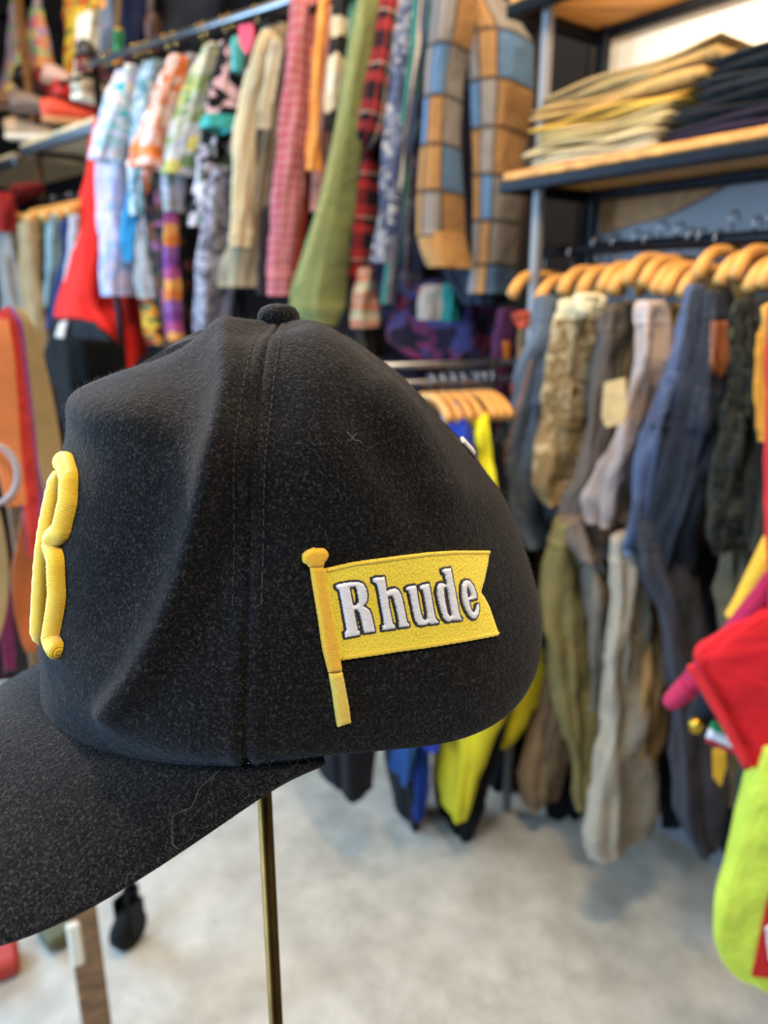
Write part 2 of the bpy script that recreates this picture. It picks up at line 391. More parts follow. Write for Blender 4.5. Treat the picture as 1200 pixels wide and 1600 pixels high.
def drape(name, lv, rack, off, b, m, parent=None, seg=(0, 1, 1.0), folds=(3, 5, 8), amp=0.15, seed=0, rows=26, M=40, origin=None, flare=0.0):
    """a hanging cloth body: lv = rows (py, left, right) read off the photo, b = its half depth across the rail"""
    rg = random.Random(seed * 77 + len(lv) * 13 + int(lv[0][1]))
    py = np.array([l[0] for l in lv], float); L = np.array([l[1] for l in lv], float); Rr = np.array([l[2] for l in lv], float)
    t0, t1, grow = seg
    ts = np.linspace(t0, t1, max(3, int(rows * (t1 - t0)) + 2)); yy = py[0] + (py[-1] - py[0]) * ts
    def smooth(a):
        y = np.interp(yy, py, a); d_ = np.minimum(np.minimum(yy - py[0], py[-1] - yy), 10); y1 = np.interp(yy - d_, py, a); y2 = np.interp(yy + d_, py, a); return (y + y1 + y2) / 3
    l_, r_ = smooth(L), smooth(Rr)
    ph = [rg.uniform(0, 6.28) for _ in folds]; dr = [rg.uniform(-2.0, 2.0) for _ in folds]
    V = []; UV = []; prev = None; vl = 0.0; per = None
    for i, t in enumerate(ts):
        P = rack.hit((l_[i] + r_[i]) / 2, yy[i], off)
        wh = max(2.0, (r_[i] - l_[i]) / 2) / F * depth(P) * grow
        v = Vector((P.x, P.y)).normalized(); pp = Vector((-v.y, v.x))
        rp, np_ = abs(rack.r.dot(pp)), abs(rack.n.dot(pp))
        be = min(b * grow, wh * .8 / max(np_, .05)); a = math.sqrt(max(wh * wh - (be * np_) ** 2, 0.008 ** 2)) / max(rp, .2)
        P.z = rack.hit((l_[i] + r_[i]) / 2, yy[i], off + be * .75).z
        if prev is not None: vl += (P - prev).length
        prev = P
        if per is None: per = 2 * math.pi * math.sqrt((a * a + be * be) / 2)
        for k in range(M + 1):
            th = 2 * math.pi * k / M + math.pi / 2
            q = 1 + sum(amp * (.35 + .65 * t) / (j + 1) * math.sin(f * th + ph[j] + dr[j] * t * 3) for j, f in enumerate(folds)) - amp * .5
            A, B = a * sup(math.cos(th)) * q, be * sup(math.sin(th)) * q
            nz = mnoise.noise((P.x * 9 + math.cos(th) * 1.6 + seed, P.y * 9 + math.sin(th) * 1.6, P.z * 7)) + .5 * mnoise.noise((math.cos(th) * 3.4 + seed, math.sin(th) * 3.4 + P.x * 5, P.z * 19))
            nz *= amp * .10 * min(1, 8 * t, ); A += math.cos(th) * nz; B += math.sin(th) * nz
            z = P.z + amp * .03 * math.sin(5 * t * 6.28 + 2 * th + ph[0]) * (1 if 0 < i < len(ts) - 1 else 0)
            V.append((P.x + rack.r.x * A + rack.n.x * B, P.y + rack.r.y * A + rack.n.y * B, z))
            UV.append((per * k / M, -vl + per * 0))
    Fc = []; W = M + 1; nr = len(ts)
    for i in range(nr - 1):
        for k in range(M): Fc.append((i * W + k, i * W + k + 1, (i + 1) * W + k + 1, (i + 1) * W + k))
    def cap(i, rise):
        c = np.mean(np.array(V[i * W:i * W + M]), 0); k0 = len(V)
        for k in range(W):
            p = np.array(V[i * W + k]); q = c + (p - c) * .78; q[2] += rise; V.append(tuple(q)); UV.append(UV[i * W + k])
        V.append((c[0], c[1], c[2] + rise)); UV.append(UV[i * W]); ce = len(V) - 1
        for k in range(M):
            Fc.append((i * W + k, k0 + k, k0 + k + 1, i * W + k + 1)); Fc.append((k0 + k, ce, k0 + k + 1))
    cap(0, 0.006); cap(nr - 1, 0.012)
    if origin is None: origin = wloc(parent) if parent is not None else tuple(rack.hit((l_[-1] + r_[-1]) / 2, yy[-1], off))
    return mesh(name, V, Fc, m, parent, origin, UV)

def ribbon_px(name, pts, rack, off, m, parent=None, flat=0.5, n=10, origin=None):
    """a tube of cloth along points (px, py, width in px) on the rack's plane"""
    P = []; rr = []
    for i in range(len(pts) - 1):
        for k in range(5):
            f = k / 5; x, y, wd = [pts[i][j] * (1 - f) + pts[i + 1][j] * f for j in range(3)]
            p = rack.hit(x, y, off); P.append(p); rr.append(wd / 2 / F * depth(p))
    x, y, wd = pts[-1]; p = rack.hit(x, y, off); P.append(p); rr.append(wd / 2 / F * depth(p))
    b = MB().tube(P, rr, n); o = origin or (wloc(parent) if parent is not None else tuple(P[-1]))
    L = [0]
    for i in range(1, len(P)): L.append(L[-1] + (P[i] - P[i - 1]).length)
    UV = [(2 * math.pi * rr[i] * k / n, L[i]) for i in range(len(P)) for k in range(n)]
    return mesh(name, b.v, b.f, m, parent, o, UV)

def patch_px(name, poly, rack, off, m, parent, th=0.006):
    """a flat sewn-on or hung piece with thickness on the rack's front plane"""
    A = [rack.hit(x, y, off) for x, y in poly]; nn = Vector((rack.n.x, rack.n.y, 0)) * th
    V = A + [p - nn for p in A]; n = len(A)
    Fc = [tuple(range(n)), tuple(range(2 * n - 1, n - 1, -1))] + [(i, n + i, n + (i + 1) % n, (i + 1) % n) for i in range(n)]
    o = wloc(parent) if parent is not None else tuple(A[-1])
    return mesh(name, V, Fc, m, parent, o, [(rack.s_of(p), p[2]) for p in V], False)

def hanger(rack, s, zc, half, drop, m, hookm, name='wooden_hanger', thick=0.012, pw=1.6):
    """a wooden hanger across the rail: bar (arched) with a wire hook over the rail"""
    root = empty(name, (0, 0, 0)); p = rack.pt(s, 0, zc); root.location = p
    root.rotation_euler = (0, 0, math.atan2(rack.n.y, rack.n.x))
    pts = []; rr = []
    for i in range(17):
        u = sup(-1 + 2 * i / 16, .7)
        pts.append((u * half, 0, -drop * abs(u) ** pw)); rr.append(thick * (0.75 + 0.5 * abs(u) ** 2))
    mesh('bar', MB().tube(pts, rr, 8, flat=1.5).v, MB().tube(pts, rr, 8, flat=1.5).f, m, root)
    h = rack.z - zc; r_ = 0.018
    hk = [(0, 0, 0.004), (0, 0, h * .5), (0.006, 0, h - r_ * .3)]
    for k in range(9):
        an = R(-20 + 200 * k / 8); hk.append((r_ * math.cos(an), 0, h + r_ * math.sin(an) * 1.0 + 0.003))
    b = MB().tube(hk, 0.0022, 6); mesh('hook', b.v, b.f, hookm, root)
    return root
def body_bvh(root):
    V = []; Fc = []
    for ch in root.children:
        if ch.type != 'MESH': continue
        k = len(V); off = Vector(wloc(ch)); V += [tuple(v.co + off) for v in ch.data.vertices]; Fc += [tuple(i + k for i in p.vertices) for p in ch.data.polygons]
    return BVHTree.FromPolygons(V, Fc)
def caster_on(bvh):
    def f(px, py):
        d = Vector(ray(px, py)).normalized(); h, n, _, _ = bvh.ray_cast(Vector((0, 0, CAMZ)), d)
        if h is None: return None, None
        return h, (-n if n.dot(d) > 0 else n)
    return f
HW = wood('b9803f', 'dca55c'); HK = metal('9a9a9c', 0.25); DARKM = metal('26272a', 0.45); STEEL = metal('9b9da0', 0.35)

# ------------------------------------------------------------------ the cap (hero object)
CQ = [-0.048, 0.3056, -0.155, 0.6199, 0.0551, 0.0056, 0.0989, 0.0832, 0.1027, 0.1475, -0.0196, -0.0393, -0.0662, -0.0489, 0.0026, -0.0165, 0.0916, -0.0122, 0.0166, -0.006, -0.0062, -0.0113, 0.0905, 0.0099, -0.0103, 0.0248, 0.006, -0.0092, 0.2123, 0.0189, -0.058, -0.0327, -0.0136, -0.0333, 0.0005, 0.0172, -0.0274, -0.0511, -0.0311, -0.0024, -0.0718, -0.0245, -0.0067, -0.0139, -0.0378, 0.0075, -0.1166, 0.006, 0.0156, -0.0126, 0.0132, -0.0095, -0.2044, 0.0371, 0.0219, 0.0064, 0.0252, 0.0196, -0.1143, 0.003, -0.0487, -0.1011, -0.0639, 0.0013, 0.0912, -0.0026, -0.0664, -0.0961, -0.0627, -0.0166]
SEAM = 0.9702
KP = np.radians([0, 50, 95, 140, 180])
BZ = np.array([0, .035, .07, .1, .122, .138, .147, .15]) / .15
S0 = np.array([[1, 1, .97, .92, .84, .55, .27, 0], [1, 1.01, .98, .92, .8, .52, .26, 0], [1, 1.02, .99, .92, .78, .52, .27, 0], [1, 1.04, 1.03, .95, .8, .53, .27, 0], [1, 1.05, 1.05, .97, .82, .55, .28, 0]])
S0[:, 1:7] += np.array(CQ[10:40]).reshape(5, 6)
Z0 = np.tile(BZ, (5, 1)); Z0[:, 1:7] += np.array(CQ[40:70]).reshape(5, 6)
def percos(ph, vals):
    c = np.linalg.solve(np.cos(np.outer(KP, np.arange(5))), vals); return np.cos(np.outer(np.abs(ph), np.arange(5))) @ c
def spl(y, t):
    tk = np.linspace(0, 1, 8); mm = np.gradient(y, tk, axis=-1)
    i = np.clip(np.searchsorted(tk, t) - 1, 0, 6); h = tk[i + 1] - tk[i]; s = (t - tk[i]) / h
    return y[..., i] * (2 * s**3 - 3 * s**2 + 1) + mm[..., i] * h * (s**3 - 2 * s**2 + s) + y[..., i + 1] * (-2 * s**3 + 3 * s**2) + mm[..., i + 1] * h * (s**3 - s**2)
def cap_r0(ph):
    c, s = np.cos(ph), np.sin(ph); a = np.where(c > 0, CQ[6], CQ[8]); return 1 / np.sqrt((c / a)**2 + (s / CQ[7])**2)
def cap_world(p):
    """cap frame (x to the front, y to the wearer's left, z up, origin at the rim's middle) to the world"""
    cx, cy, cz, yaw, tp, tr = CQ[:6]; x, y, z = p[..., 0], p[..., 1], p[..., 2]
    x, z = x * math.cos(tp) - z * math.sin(tp), x * math.sin(tp) + z * math.cos(tp)
    y, z = y * math.cos(tr) - z * math.sin(tr), y * math.sin(tr) + z * math.cos(tr)
    return np.stack([cx - math.cos(yaw) * x + math.sin(yaw) * y, cy - math.sin(yaw) * x - math.cos(yaw) * y, CAMZ + cz + z], -1)
def crown(ph, tt):
    rho = spl(np.stack([percos(ph, S0[:, k]) for k in range(8)], -1), tt)
    zz = spl(np.stack([percos(ph, Z0[:, k]) for k in range(8)], -1), tt)
    r = cap_r0(ph)[:, None] * rho
    return cap_world(np.stack([r * np.cos(ph)[:, None], r * np.sin(ph)[:, None], CQ[9] * zz], -1))
def proj(p):
    d = p[..., 1] * CP - (p[..., 2] - CAMZ) * SP; u = p[..., 1] * SP + (p[..., 2] - CAMZ) * CP
    return np.stack([600 + F * p[..., 0] / d, 800 - F * u / d], -1)
def seg_dist(p, poly):
    d = np.full(p.shape[:-1], 1e9)
    for a, b in zip(poly[:-1], poly[1:]):
        a, b = np.array(a, float), np.array(b, float); ab = b - a
        t = np.clip(((p - a) @ ab) / (ab @ ab), 0, 1)[..., None]; d = np.minimum(d, np.linalg.norm(p - a - t * ab, axis=-1))
    return d
NPH, NTT = 440, 150
PHI = np.linspace(-np.pi, np.pi, NPH + 1); TT = np.linspace(0, 1, NTT)
G = crown(PHI, TT)
def grid_normals(G):
    n = np.cross(np.gradient(G, axis=0), np.gradient(G, axis=1)); l = np.linalg.norm(n, axis=-1, keepdims=True); n = n / np.maximum(l, 1e-12)
    n[:, -1] = (0, 0, 1); return n
GN = grid_normals(G); cen = np.array(cap_world(np.array([0., 0., .05])))
if np.mean(np.sum(GN * (G - cen), -1)) < 0: GN = -GN
GN[:, -1] = (0, 0, 1)
PX = proj(G); near = (np.abs(((PHI[:, None] - R(65) + np.pi) % (2 * np.pi)) - np.pi) < R(100)) & (TT[None] < .97)
dis = np.zeros(G.shape[:2])
def bumpline(poly, amp, wid):
    global dis
    dis = dis + amp * np.exp(-(seg_dist(PX, poly) / wid)**2) * near
# pinched ridge of the front panel, the hollows beside it, and softer dents behind the seam
bumpline([(352, 530), (354, 600), (340, 680), (322, 760), (304, 830), (285, 900), (255, 980), (215, 1060), (180, 1110)], .0060, 26)
bumpline([(285, 590), (262, 700), (236, 800), (205, 900), (170, 960)], -.0050, 60)
bumpline([(425, 640), (405, 740), (372, 860), (330, 980)], -.0022, 48)
bumpline([(600, 610), (655, 690), (700, 760)], .0022, 34)
bumpline([(560, 640), (610, 720), (660, 800)], -.0022, 40)
bumpline([(690, 670), (740, 745)], -.0016, 24)
bumpline([(560, 1060), (650, 1080), (740, 1060)], .0015, 40)
def lumps(a, b, c, k): return np.sin(PHI * a + k)[:, None] * np.sin(TT * b + c)[None]
dis += (.0007 * lumps(5, 9, .5, 1.0) + .0004 * lumps(9, 14, 2.0, .3)) * np.sin(np.pi * TT)[None]
dis += (.0024 * np.exp(-((TT[None] - .545) / .055)**2) * np.exp(-(PHI[:, None] / R(34))**4))
SEAMS = [SEAM, -SEAM, np.pi]
for sm in SEAMS:
    dd = np.abs((PHI - sm + np.pi) % (2 * np.pi) - np.pi)[:, None] * np.maximum(.02, .09 * (1 - TT**4))[None]
    dis += (-.0011 * np.exp(-(dd / .0010)**2) + .0005 * np.exp(-((dd - .0035) / .0024)**2)) * (TT < .985)[None]
G = G + GN * dis[..., None]
GN = grid_normals(G)
if np.mean(np.sum(GN * (G - cen), -1)) < 0: GN = -GN
GN[:, -1] = (0, 0, 1)
CAPLOC = tuple(cap_world(np.array([0., 0., 0.])))
cap = empty('baseball_cap', CAPLOC, 'black wool baseball cap with yellow flag embroidery on a brass stand', 'cap')
FELT = felt()
def grid_mesh(name, g, m, parent, flip=False, thick=0.0, nrm=None, uvs=None):
    a, b = g.shape[:2]; V = g.reshape(-1, 3); Fc = []
    for i in range(a - 1):
        for j in range(b - 1):
            q = (i * b + j, (i + 1) * b + j, (i + 1) * b + j + 1, i * b + j + 1); Fc.append(q[::-1] if flip else q)
    if thick:
        k = a * b; V = np.concatenate([V, (g - nrm * thick).reshape(-1, 3)])
        Fc += [tuple(v + k for v in q[::-1]) for q in Fc]
        ring = [i * b for i in range(a)] + [(a - 1) * b + j for j in range(1, b)] + [i * b + b - 1 for i in range(a - 2, -1, -1)] + [j for j in range(b - 2, 0, -1)]
        for x, y in zip(ring, ring[1:] + ring[:1]): Fc.append((x, y, y + k, x + k))
    o = mesh(name, V, Fc, m, parent, wloc(parent) if parent else (0, 0, 0), uvs); return o
def cols(p0, p1): return np.where((PHI >= p0 - 1e-6) & (PHI <= p1 + 1e-6))[0]
def nearest(v): return int(np.argmin(np.abs(PHI - v)))
i0, i1 = nearest(-SEAM), nearest(SEAM)
ccw = None
for nm, a, b in (('front_panel', i0, i1), ('side_panel', i1, NPH), ('side_panel', 0, i0)):
    grid_mesh(nm, G[a:b + 1], FELT, cap, False, .0022, GN[a:b + 1])
# sweatband just inside the rim
sb = crown(np.linspace(-np.pi, np.pi, 97), np.linspace(0.01, .17, 5)); ctr = cap_world(np.array([0., 0., 0.]))
sb[..., :2] = ctr[:2] + (sb[..., :2] - ctr[:2]) * .955
grid_mesh('sweatband', sb, cloth('1b1b1d'), cap)
# button on top
apex = G[0, -1]
MB().lathe([(.0002, .0062), (.004, .0058), (.0068, .0045), (.0084, .0022), (.0088, -.0006), (.0080, -.0024)][::-1], 28, (apex[0] - .001, apex[1], apex[2] + .0008)).build('button', FELT, cap, smooth=True)
# brim
PE = R(73); LF, BNX, BSL, BK, BW, BM = .165, .6784, .1872, .0206, .0853, 1.22
def brim(psi, s, dz=0.0):
    c, sn = np.abs(np.cos(psi)), np.sin(psi); ph = psi / (np.pi / 2) * PE
    rr = cap_r0(ph); xr, yr = rr * np.cos(ph), rr * np.sin(ph)
    re = cap_r0(np.array([PE]))[0]; x0, y0 = re * math.cos(PE), re * math.sin(PE)
    xo = x0 + (LF - x0) * c**BNX; yo = y0 * np.sign(sn) * np.abs(sn)**BNX + (BW - y0) * np.sign(sn) * np.abs(sn * c) * 2
    zo = -BSL * (xo - x0) - BK * (yo / y0)**2 * ((xo - x0) / (LF - x0))**BM
    x = (xr * .985)[:, None] + (xo - xr * .985)[:, None] * s; y = (yr * .985)[:, None] + (yo - yr * .985)[:, None] * s
    z = zo[:, None] * np.maximum(s, 0)**1.25 + dz
    return cap_world(np.stack([x, y, z], -1))
PS = np.pi / 2 * np.sin(np.linspace(-np.pi / 2, np.pi / 2, 161)); SS = np.linspace(0, 1, 40)
top = brim(PS, SS); BN = np.cross(np.gradient(top, axis=0), np.gradient(top, axis=1)); BN /= np.maximum(np.linalg.norm(BN, axis=-1, keepdims=True), 1e-12)
if BN[80, 20, 2] < 0: BN = -BN
BN[[0, -1]] = BN[[2, -3]]
th = np.full(top.shape[:2], .0038); brimgrid = top
# rounded, folded edge: the last rows turn down over the thickness
rows = [top]; 
for kx, (o_, d_) in enumerate(((.0008, .0008), (.0011, .0019), (.0008, .0030), (.0, .0038))):
    outv = top[:, -1] - top[:, -3]; outv /= np.maximum(np.linalg.norm(outv, axis=-1, keepdims=True), 1e-9)
    rows.append((top[:, -1] + outv * o_ - BN[:, -1] * d_)[:, None])
rows.append((top[:, ::-1] - BN[:, ::-1] * .0038)[:, 1:])
grid_mesh('brim', np.concatenate(rows, 1), FELT, cap)

# surfaces to lay embroidery and fuzz on
bv = G.reshape(-1, 3); bf = [(i * NTT + j, (i + 1) * NTT + j, (i + 1) * NTT + j + 1, i * NTT + j + 1) for i in range(NPH) for j in range(NTT - 1)]
BVH = BVHTree.FromPolygons([tuple(v) for v in bv], bf)
EYE = Vector((0, 0, CAMZ))
def cast_crown(px, py):
    d = Vector(ray(px, py)).normalized(); h, n, _, _ = BVH.ray_cast(EYE, d)
    if h is None: return None, None
    if n.dot(d) > 0: n = -n
    return h, n
def sdf(P, polys):
    ins = np.zeros(len(P), bool); d = np.full(len(P), 1e9)
    for poly in polys:
        A = np.array(poly, float); B = np.roll(A, -1, 0)
        for a, b in zip(A, B):
            ab = b - a; t = np.clip(((P - a) @ ab) / max(ab @ ab, 1e-9), 0, 1); d = np.minimum(d, np.linalg.norm(P - a - t[:, None] * ab, axis=1))
            cr = ((a[1] > P[:, 1]) != (b[1] > P[:, 1])) & (P[:, 0] < (b[0] - a[0]) * (P[:, 1] - a[1]) / ((b[1] - a[1]) or 1e-9) + a[0]); ins ^= cr
    return np.where(ins, d, -d)
def embroidery(name, polys, m, parent, step=1.5, grow=0.0, base=.0003, h=.0008, edge=4.0, ang=0.0, fn=None, rag=0.0, cast=None):
    """raised stitching that follows the crown: polys are outlines (outer + holes) read off the photo"""
    A = np.concatenate([np.array(p, float) for p in polys]); lo = A.min(0) - grow - 2 * step; hi = A.max(0) + grow + 2 * step
    xs = np.arange(lo[0], hi[0] + step, step); ys = np.arange(lo[1], hi[1] + step, step); X, Y = np.meshgrid(xs, ys, indexing='ij')
    P = np.stack([X.ravel(), Y.ravel()], -1); D = (sdf(P, polys) + grow).reshape(X.shape)
    if rag: D = D + np.random.default_rng(3).uniform(-rag, rag, D.shape)
    V = []; UV = []; Fc = []; ids = {}
    ca, sa = math.cos(ang), math.sin(ang); cast = cast or cast_crown
    def vert(key, x, y, d):
        if key in ids: return ids[key]
        p, n = cast(x, y)
        if p is None: ids[key] = None; return None
        hh = h * math.sqrt(max(0, 1 - (1 - min(max(d, 0) / edge, 1))**2)) if d > 0 else -.0004
        if fn: hh += fn(x, y, d)
        V.append(tuple(p + n * ((base if d > 0 else 0) + hh))); UV.append(((x * ca + y * sa) / 100, (-x * sa + y * ca) / 100)); ids[key] = len(V) - 1; return ids[key]
    nx, ny = X.shape
    for i in range(nx - 1):
        for j in range(ny - 1):
            cs = [(i, j), (i + 1, j), (i + 1, j + 1), (i, j + 1)]; dv = [D[c] for c in cs]
            if max(dv) <= 0: continue
            poly = []
            for k in range(4):
                a, b = cs[k], cs[(k + 1) % 4]; da, db = dv[k], dv[(k + 1) % 4]
                if da > 0: poly.append(vert(a, X[a], Y[a], da))
                if (da > 0) != (db > 0):
                    f = da / (da - db); poly.append(vert((min(a, b), max(a, b)), X[a] + (X[b] - X[a]) * f, Y[a] + (Y[b] - Y[a]) * f, 0.0))
            if None in poly or len(poly) < 3: continue
            Fc.append(tuple(poly[::-1]))
    return mesh(name, V, Fc, m, parent, wloc(parent), UV)
def z1(*p): return [(460 + x / 6.6667, 840 + y / 6.6667) for x, y in p]
def z2(*p): return [(620 + x / 6.6667, 840 + y / 6.6667) for x, y in p]
FIELD = [(500, 889), (506.5, 888), (550, 878), (584.5, 873), (620, 868.5), (665, 863), (710, 860), (763, 860), (762, 877.5), (756.5, 904.5), (750.5, 925.5), (755, 931.5), (764, 948), (771.5, 970.5), (778, 989), (774.5, 994), (725, 1003), (665, 1012.5), (620, 1018.5), (580, 1025), (533.5, 1031.5), (524, 1032)]
YF = fill_thread('dab21c', 'ffe640')
flag = embroidery('flag_patch', [FIELD], YF, cap, 2.0, 0, .0002, .0009, 5.0, 0.15)
YB = thread('cfa214', 'ffe044', 14, .6)
embroidery('flag_border', [[(507, 888), (550, 878), (620, 868.5), (665, 863), (710, 860), (763, 860), (762, 867), (710, 867), (665, 870), (620, 875.5), (550, 885), (509, 895)]], YB, flag, 1.5, 0, .0010, .0004, 3, .1)
embroidery('flag_border', [[(532, 1024), (580, 1017), (620, 1010.5), (665, 1004.5), (725, 995), (776, 986), (778, 989), (774.5, 994), (725, 1003), (665, 1012.5), (620, 1018.5), (580, 1025), (533.5, 1031.5)]], YB, flag, 1.5, 0, .0010, .0004, 3, .1)
PA = math.atan2(1135 - 880, 538 - 492)
YP = thread('dc9408', 'ffc81e', 15, .35); YP2 = thread('c9a028', 'ffdf58', 15, .35)
embroidery('flag_pole', [[(483, 884), (505, 884), (509.5, 915), (520, 975), (527.5, 1005), (533.5, 1044), (534, 1048), (512, 1050), (503, 1015), (496, 965), (488, 918)]], YP, flag, 1.5, 0, .0006, .0016, 8, PA)
embroidery('flag_pole', [[(512.5, 1051), (534.5, 1048.5), (539, 1070), (545, 1105), (547.5, 1128), (526, 1135.5), (523, 1118), (518, 1082)]], YP2, flag, 1.5, 0, .0005, .0014, 8, PA)
embroidery('pole_knob', [z1((75, 200), (82, 170), (110, 140), (160, 115), (200, 100), (240, 110), (300, 105), (330, 125), (345, 150), (350, 190), (330, 230), (305, 262), (300, 300), (150, 310), (125, 280), (92, 262), (78, 235))], YP, flag, 1.5, 0, .0008, .0018, 8, PA)
LET = [
 [z1((410, 490), (460, 472), (560, 455), (640, 450), (695, 470), (725, 520), (740, 590), (735, 650), (710, 690), (690, 703), (720, 715), (760, 745), (780, 800), (800, 880), (812, 935), (820, 968), (760, 980), (700, 985), (690, 950), (680, 890), (665, 830), (650, 775), (630, 745), (600, 745), (615, 820), (630, 900), (640, 955), (660, 960), (660, 1005), (510, 1035), (500, 980), (520, 960), (515, 900), (495, 800), (480, 700), (460, 600), (445, 535), (420, 525)),
  z1((555, 510), (612, 503), (628, 540), (642, 620), (645, 665), (620, 692), (595, 700), (580, 640), (565, 560))],
 [z1((790, 420), (830, 405), (915, 400), (925, 470), (938, 555), (960, 535), (985, 525), (1030, 520), (1065, 545), (1090, 600), (1110, 680), (1130, 780), (1150, 875), (1170, 885), (1175, 915), (1065, 930), (1055, 890), (1060, 860), (1045, 790), (1025, 700), (1005, 630), (985, 595), (950, 605), (960, 690), (980, 790), (1000, 880), (1025, 905), (1025, 940), (890, 955), (890, 910), (910, 895), (900, 830), (880, 720), (860, 600), (840, 500), (820, 470), (795, 455))],
 [z2((65, 520), (90, 505), (160, 490), (175, 500), (185, 580), (205, 690), (225, 780), (245, 840), (268, 852), (288, 835), (285, 780), (270, 690), (250, 590), (235, 540), (208, 530), (210, 500), (240, 485), (305, 470), (320, 540), (335, 630), (350, 720), (370, 810), (385, 850), (410, 865), (405, 885), (320, 895), (300, 880), (280, 900), (235, 910), (195, 900), (165, 860), (145, 780), (125, 680), (105, 590), (95, 550), (70, 545))],
 [z2((435, 335), (460, 325), (530, 315), (540, 370), (555, 450), (575, 550), (595, 660), (615, 760), (630, 825), (650, 840), (645, 855), (560, 862), (545, 850), (525, 870), (490, 870), (455, 840), (430, 770), (405, 680), (385, 590), (385, 520), (405, 475), (440, 465), (486, 490), (488, 465), (475, 430), (470, 390), (445, 365)),
  z2((458, 525), (486, 508), (497, 550), (510, 640), (526, 740), (540, 800), (525, 818), (502, 785), (482, 700), (466, 610))],
 [z2((640, 580), (642, 500), (660, 455), (690, 440), (725, 450), (765, 500), (790, 570), (802, 635), (718, 655), (728, 700), (745, 755), (768, 778), (788, 750), (800, 695), (820, 690), (825, 740), (815, 800), (790, 840), (760, 845), (720, 815), (685, 760), (655, 680)),
  z2((700, 500), (720, 540), (735, 590), (737, 612), (708, 622), (695, 560))]]
BLK = thread('0c0a10', '2c2230', 16, .8); WHT = thread('cfcce0', 'ffffff', 15, .5)
for k, ps in enumerate(LET):
    embroidery('letter_outline', ps, BLK, flag, 1.25, 3.7, .0009, .0006, 3, .12, rag=.35)
    o = embroidery('letter', ps, WHT, flag, 1.25, .3, .0013, .0010, 5, PA + .15, rag=.3)
    o['label'] = 'white embroidered letter outlined in black'
# the raised letter on the front, seen almost edge-on: fat yellow cords
YR = thread('eda60a', 'ffd630', 26, .3, 'X')
def crown_at(ph, t, off):
    i = (ph + np.pi) / (2 * np.pi) * NPH; i0 = int(i); f = i - i0; j = t * (NTT - 1); j0 = int(j); g = j - j0
    def q(A): return (A[i0, j0] * (1 - f) + A[i0 + 1, j0] * f) * (1 - g) + (A[i0, j0 + 1] * (1 - f) + A[i0 + 1, j0 + 1] * f) * g
    return Vector(q(G)) + Vector(q(GN)).normalized() * off, Vector(q(GN)).normalized()
FRONT = empty('front_letter', (0, 0, 0)); FRONT.parent = cap
def cord(pts, rad, name):
    V = []; Fc = []; UV = []; n = 14; P = []
    for i in range(len(pts) - 1):
        for k in range(14):
            f = k / 14; P.append([pts[i][j] * (1 - f) + pts[i + 1][j] * f for j in range(2)])
    P.append(list(pts[-1]))
    for _ in range(5): P = [P[0]] + [[(P[i - 1][j] + 2 * P[i][j] + P[i + 1][j]) / 4 for j in range(2)] for i in range(1, len(P) - 1)] + [P[-1]]
    W = [crown_at(R(a), t, .0012) for a, t in P]; Ln = 0
    for i, (p, nn) in enumerate(W):
        tg = (W[min(i + 1, len(W) - 1)][0] - W[max(i - 1, 0)][0]).normalized(); sd = tg.cross(nn).normalized()
        if i: Ln += (p - W[i - 1][0]).length
        e = min(i, len(W) - 1 - i); rr = rad * math.sqrt(max(.02, 1 - (1 - min(e / 3, 1))**2)) * (1 + .03 * math.sin(i * 2.7))
        for k in range(n):
            an = 2 * math.pi * k / n; V.append(tuple(p + sd * (math.cos(an) * rr) + nn * (math.sin(an) * rr * .95))); UV.append((Ln * 30, k / n))
    for i in range(len(W) - 1):
        for k in range(n): Fc.append((i * n + k, i * n + (k + 1) % n, (i + 1) * n + (k + 1) % n, (i + 1) * n + k))
    Fc += [tuple(range(n))[::-1], tuple((len(W) - 1) * n + k for k in range(n))]
    return mesh(name, V, Fc, YR, FRONT, wloc(FRONT), UV)
cord([(-1.5,.402),(-2,.28),(-2.5,.15)],.0042,"cord")
cord([(-3,.412),(1,.415),(6,.395),(8,.36),(7,.315),(1,.293)],.0040,"cord")
cord([(1,.293),(6,.275),(7.5,.235),(6.5,.2),(6,.178),(11,.172)],.0038,"cord")
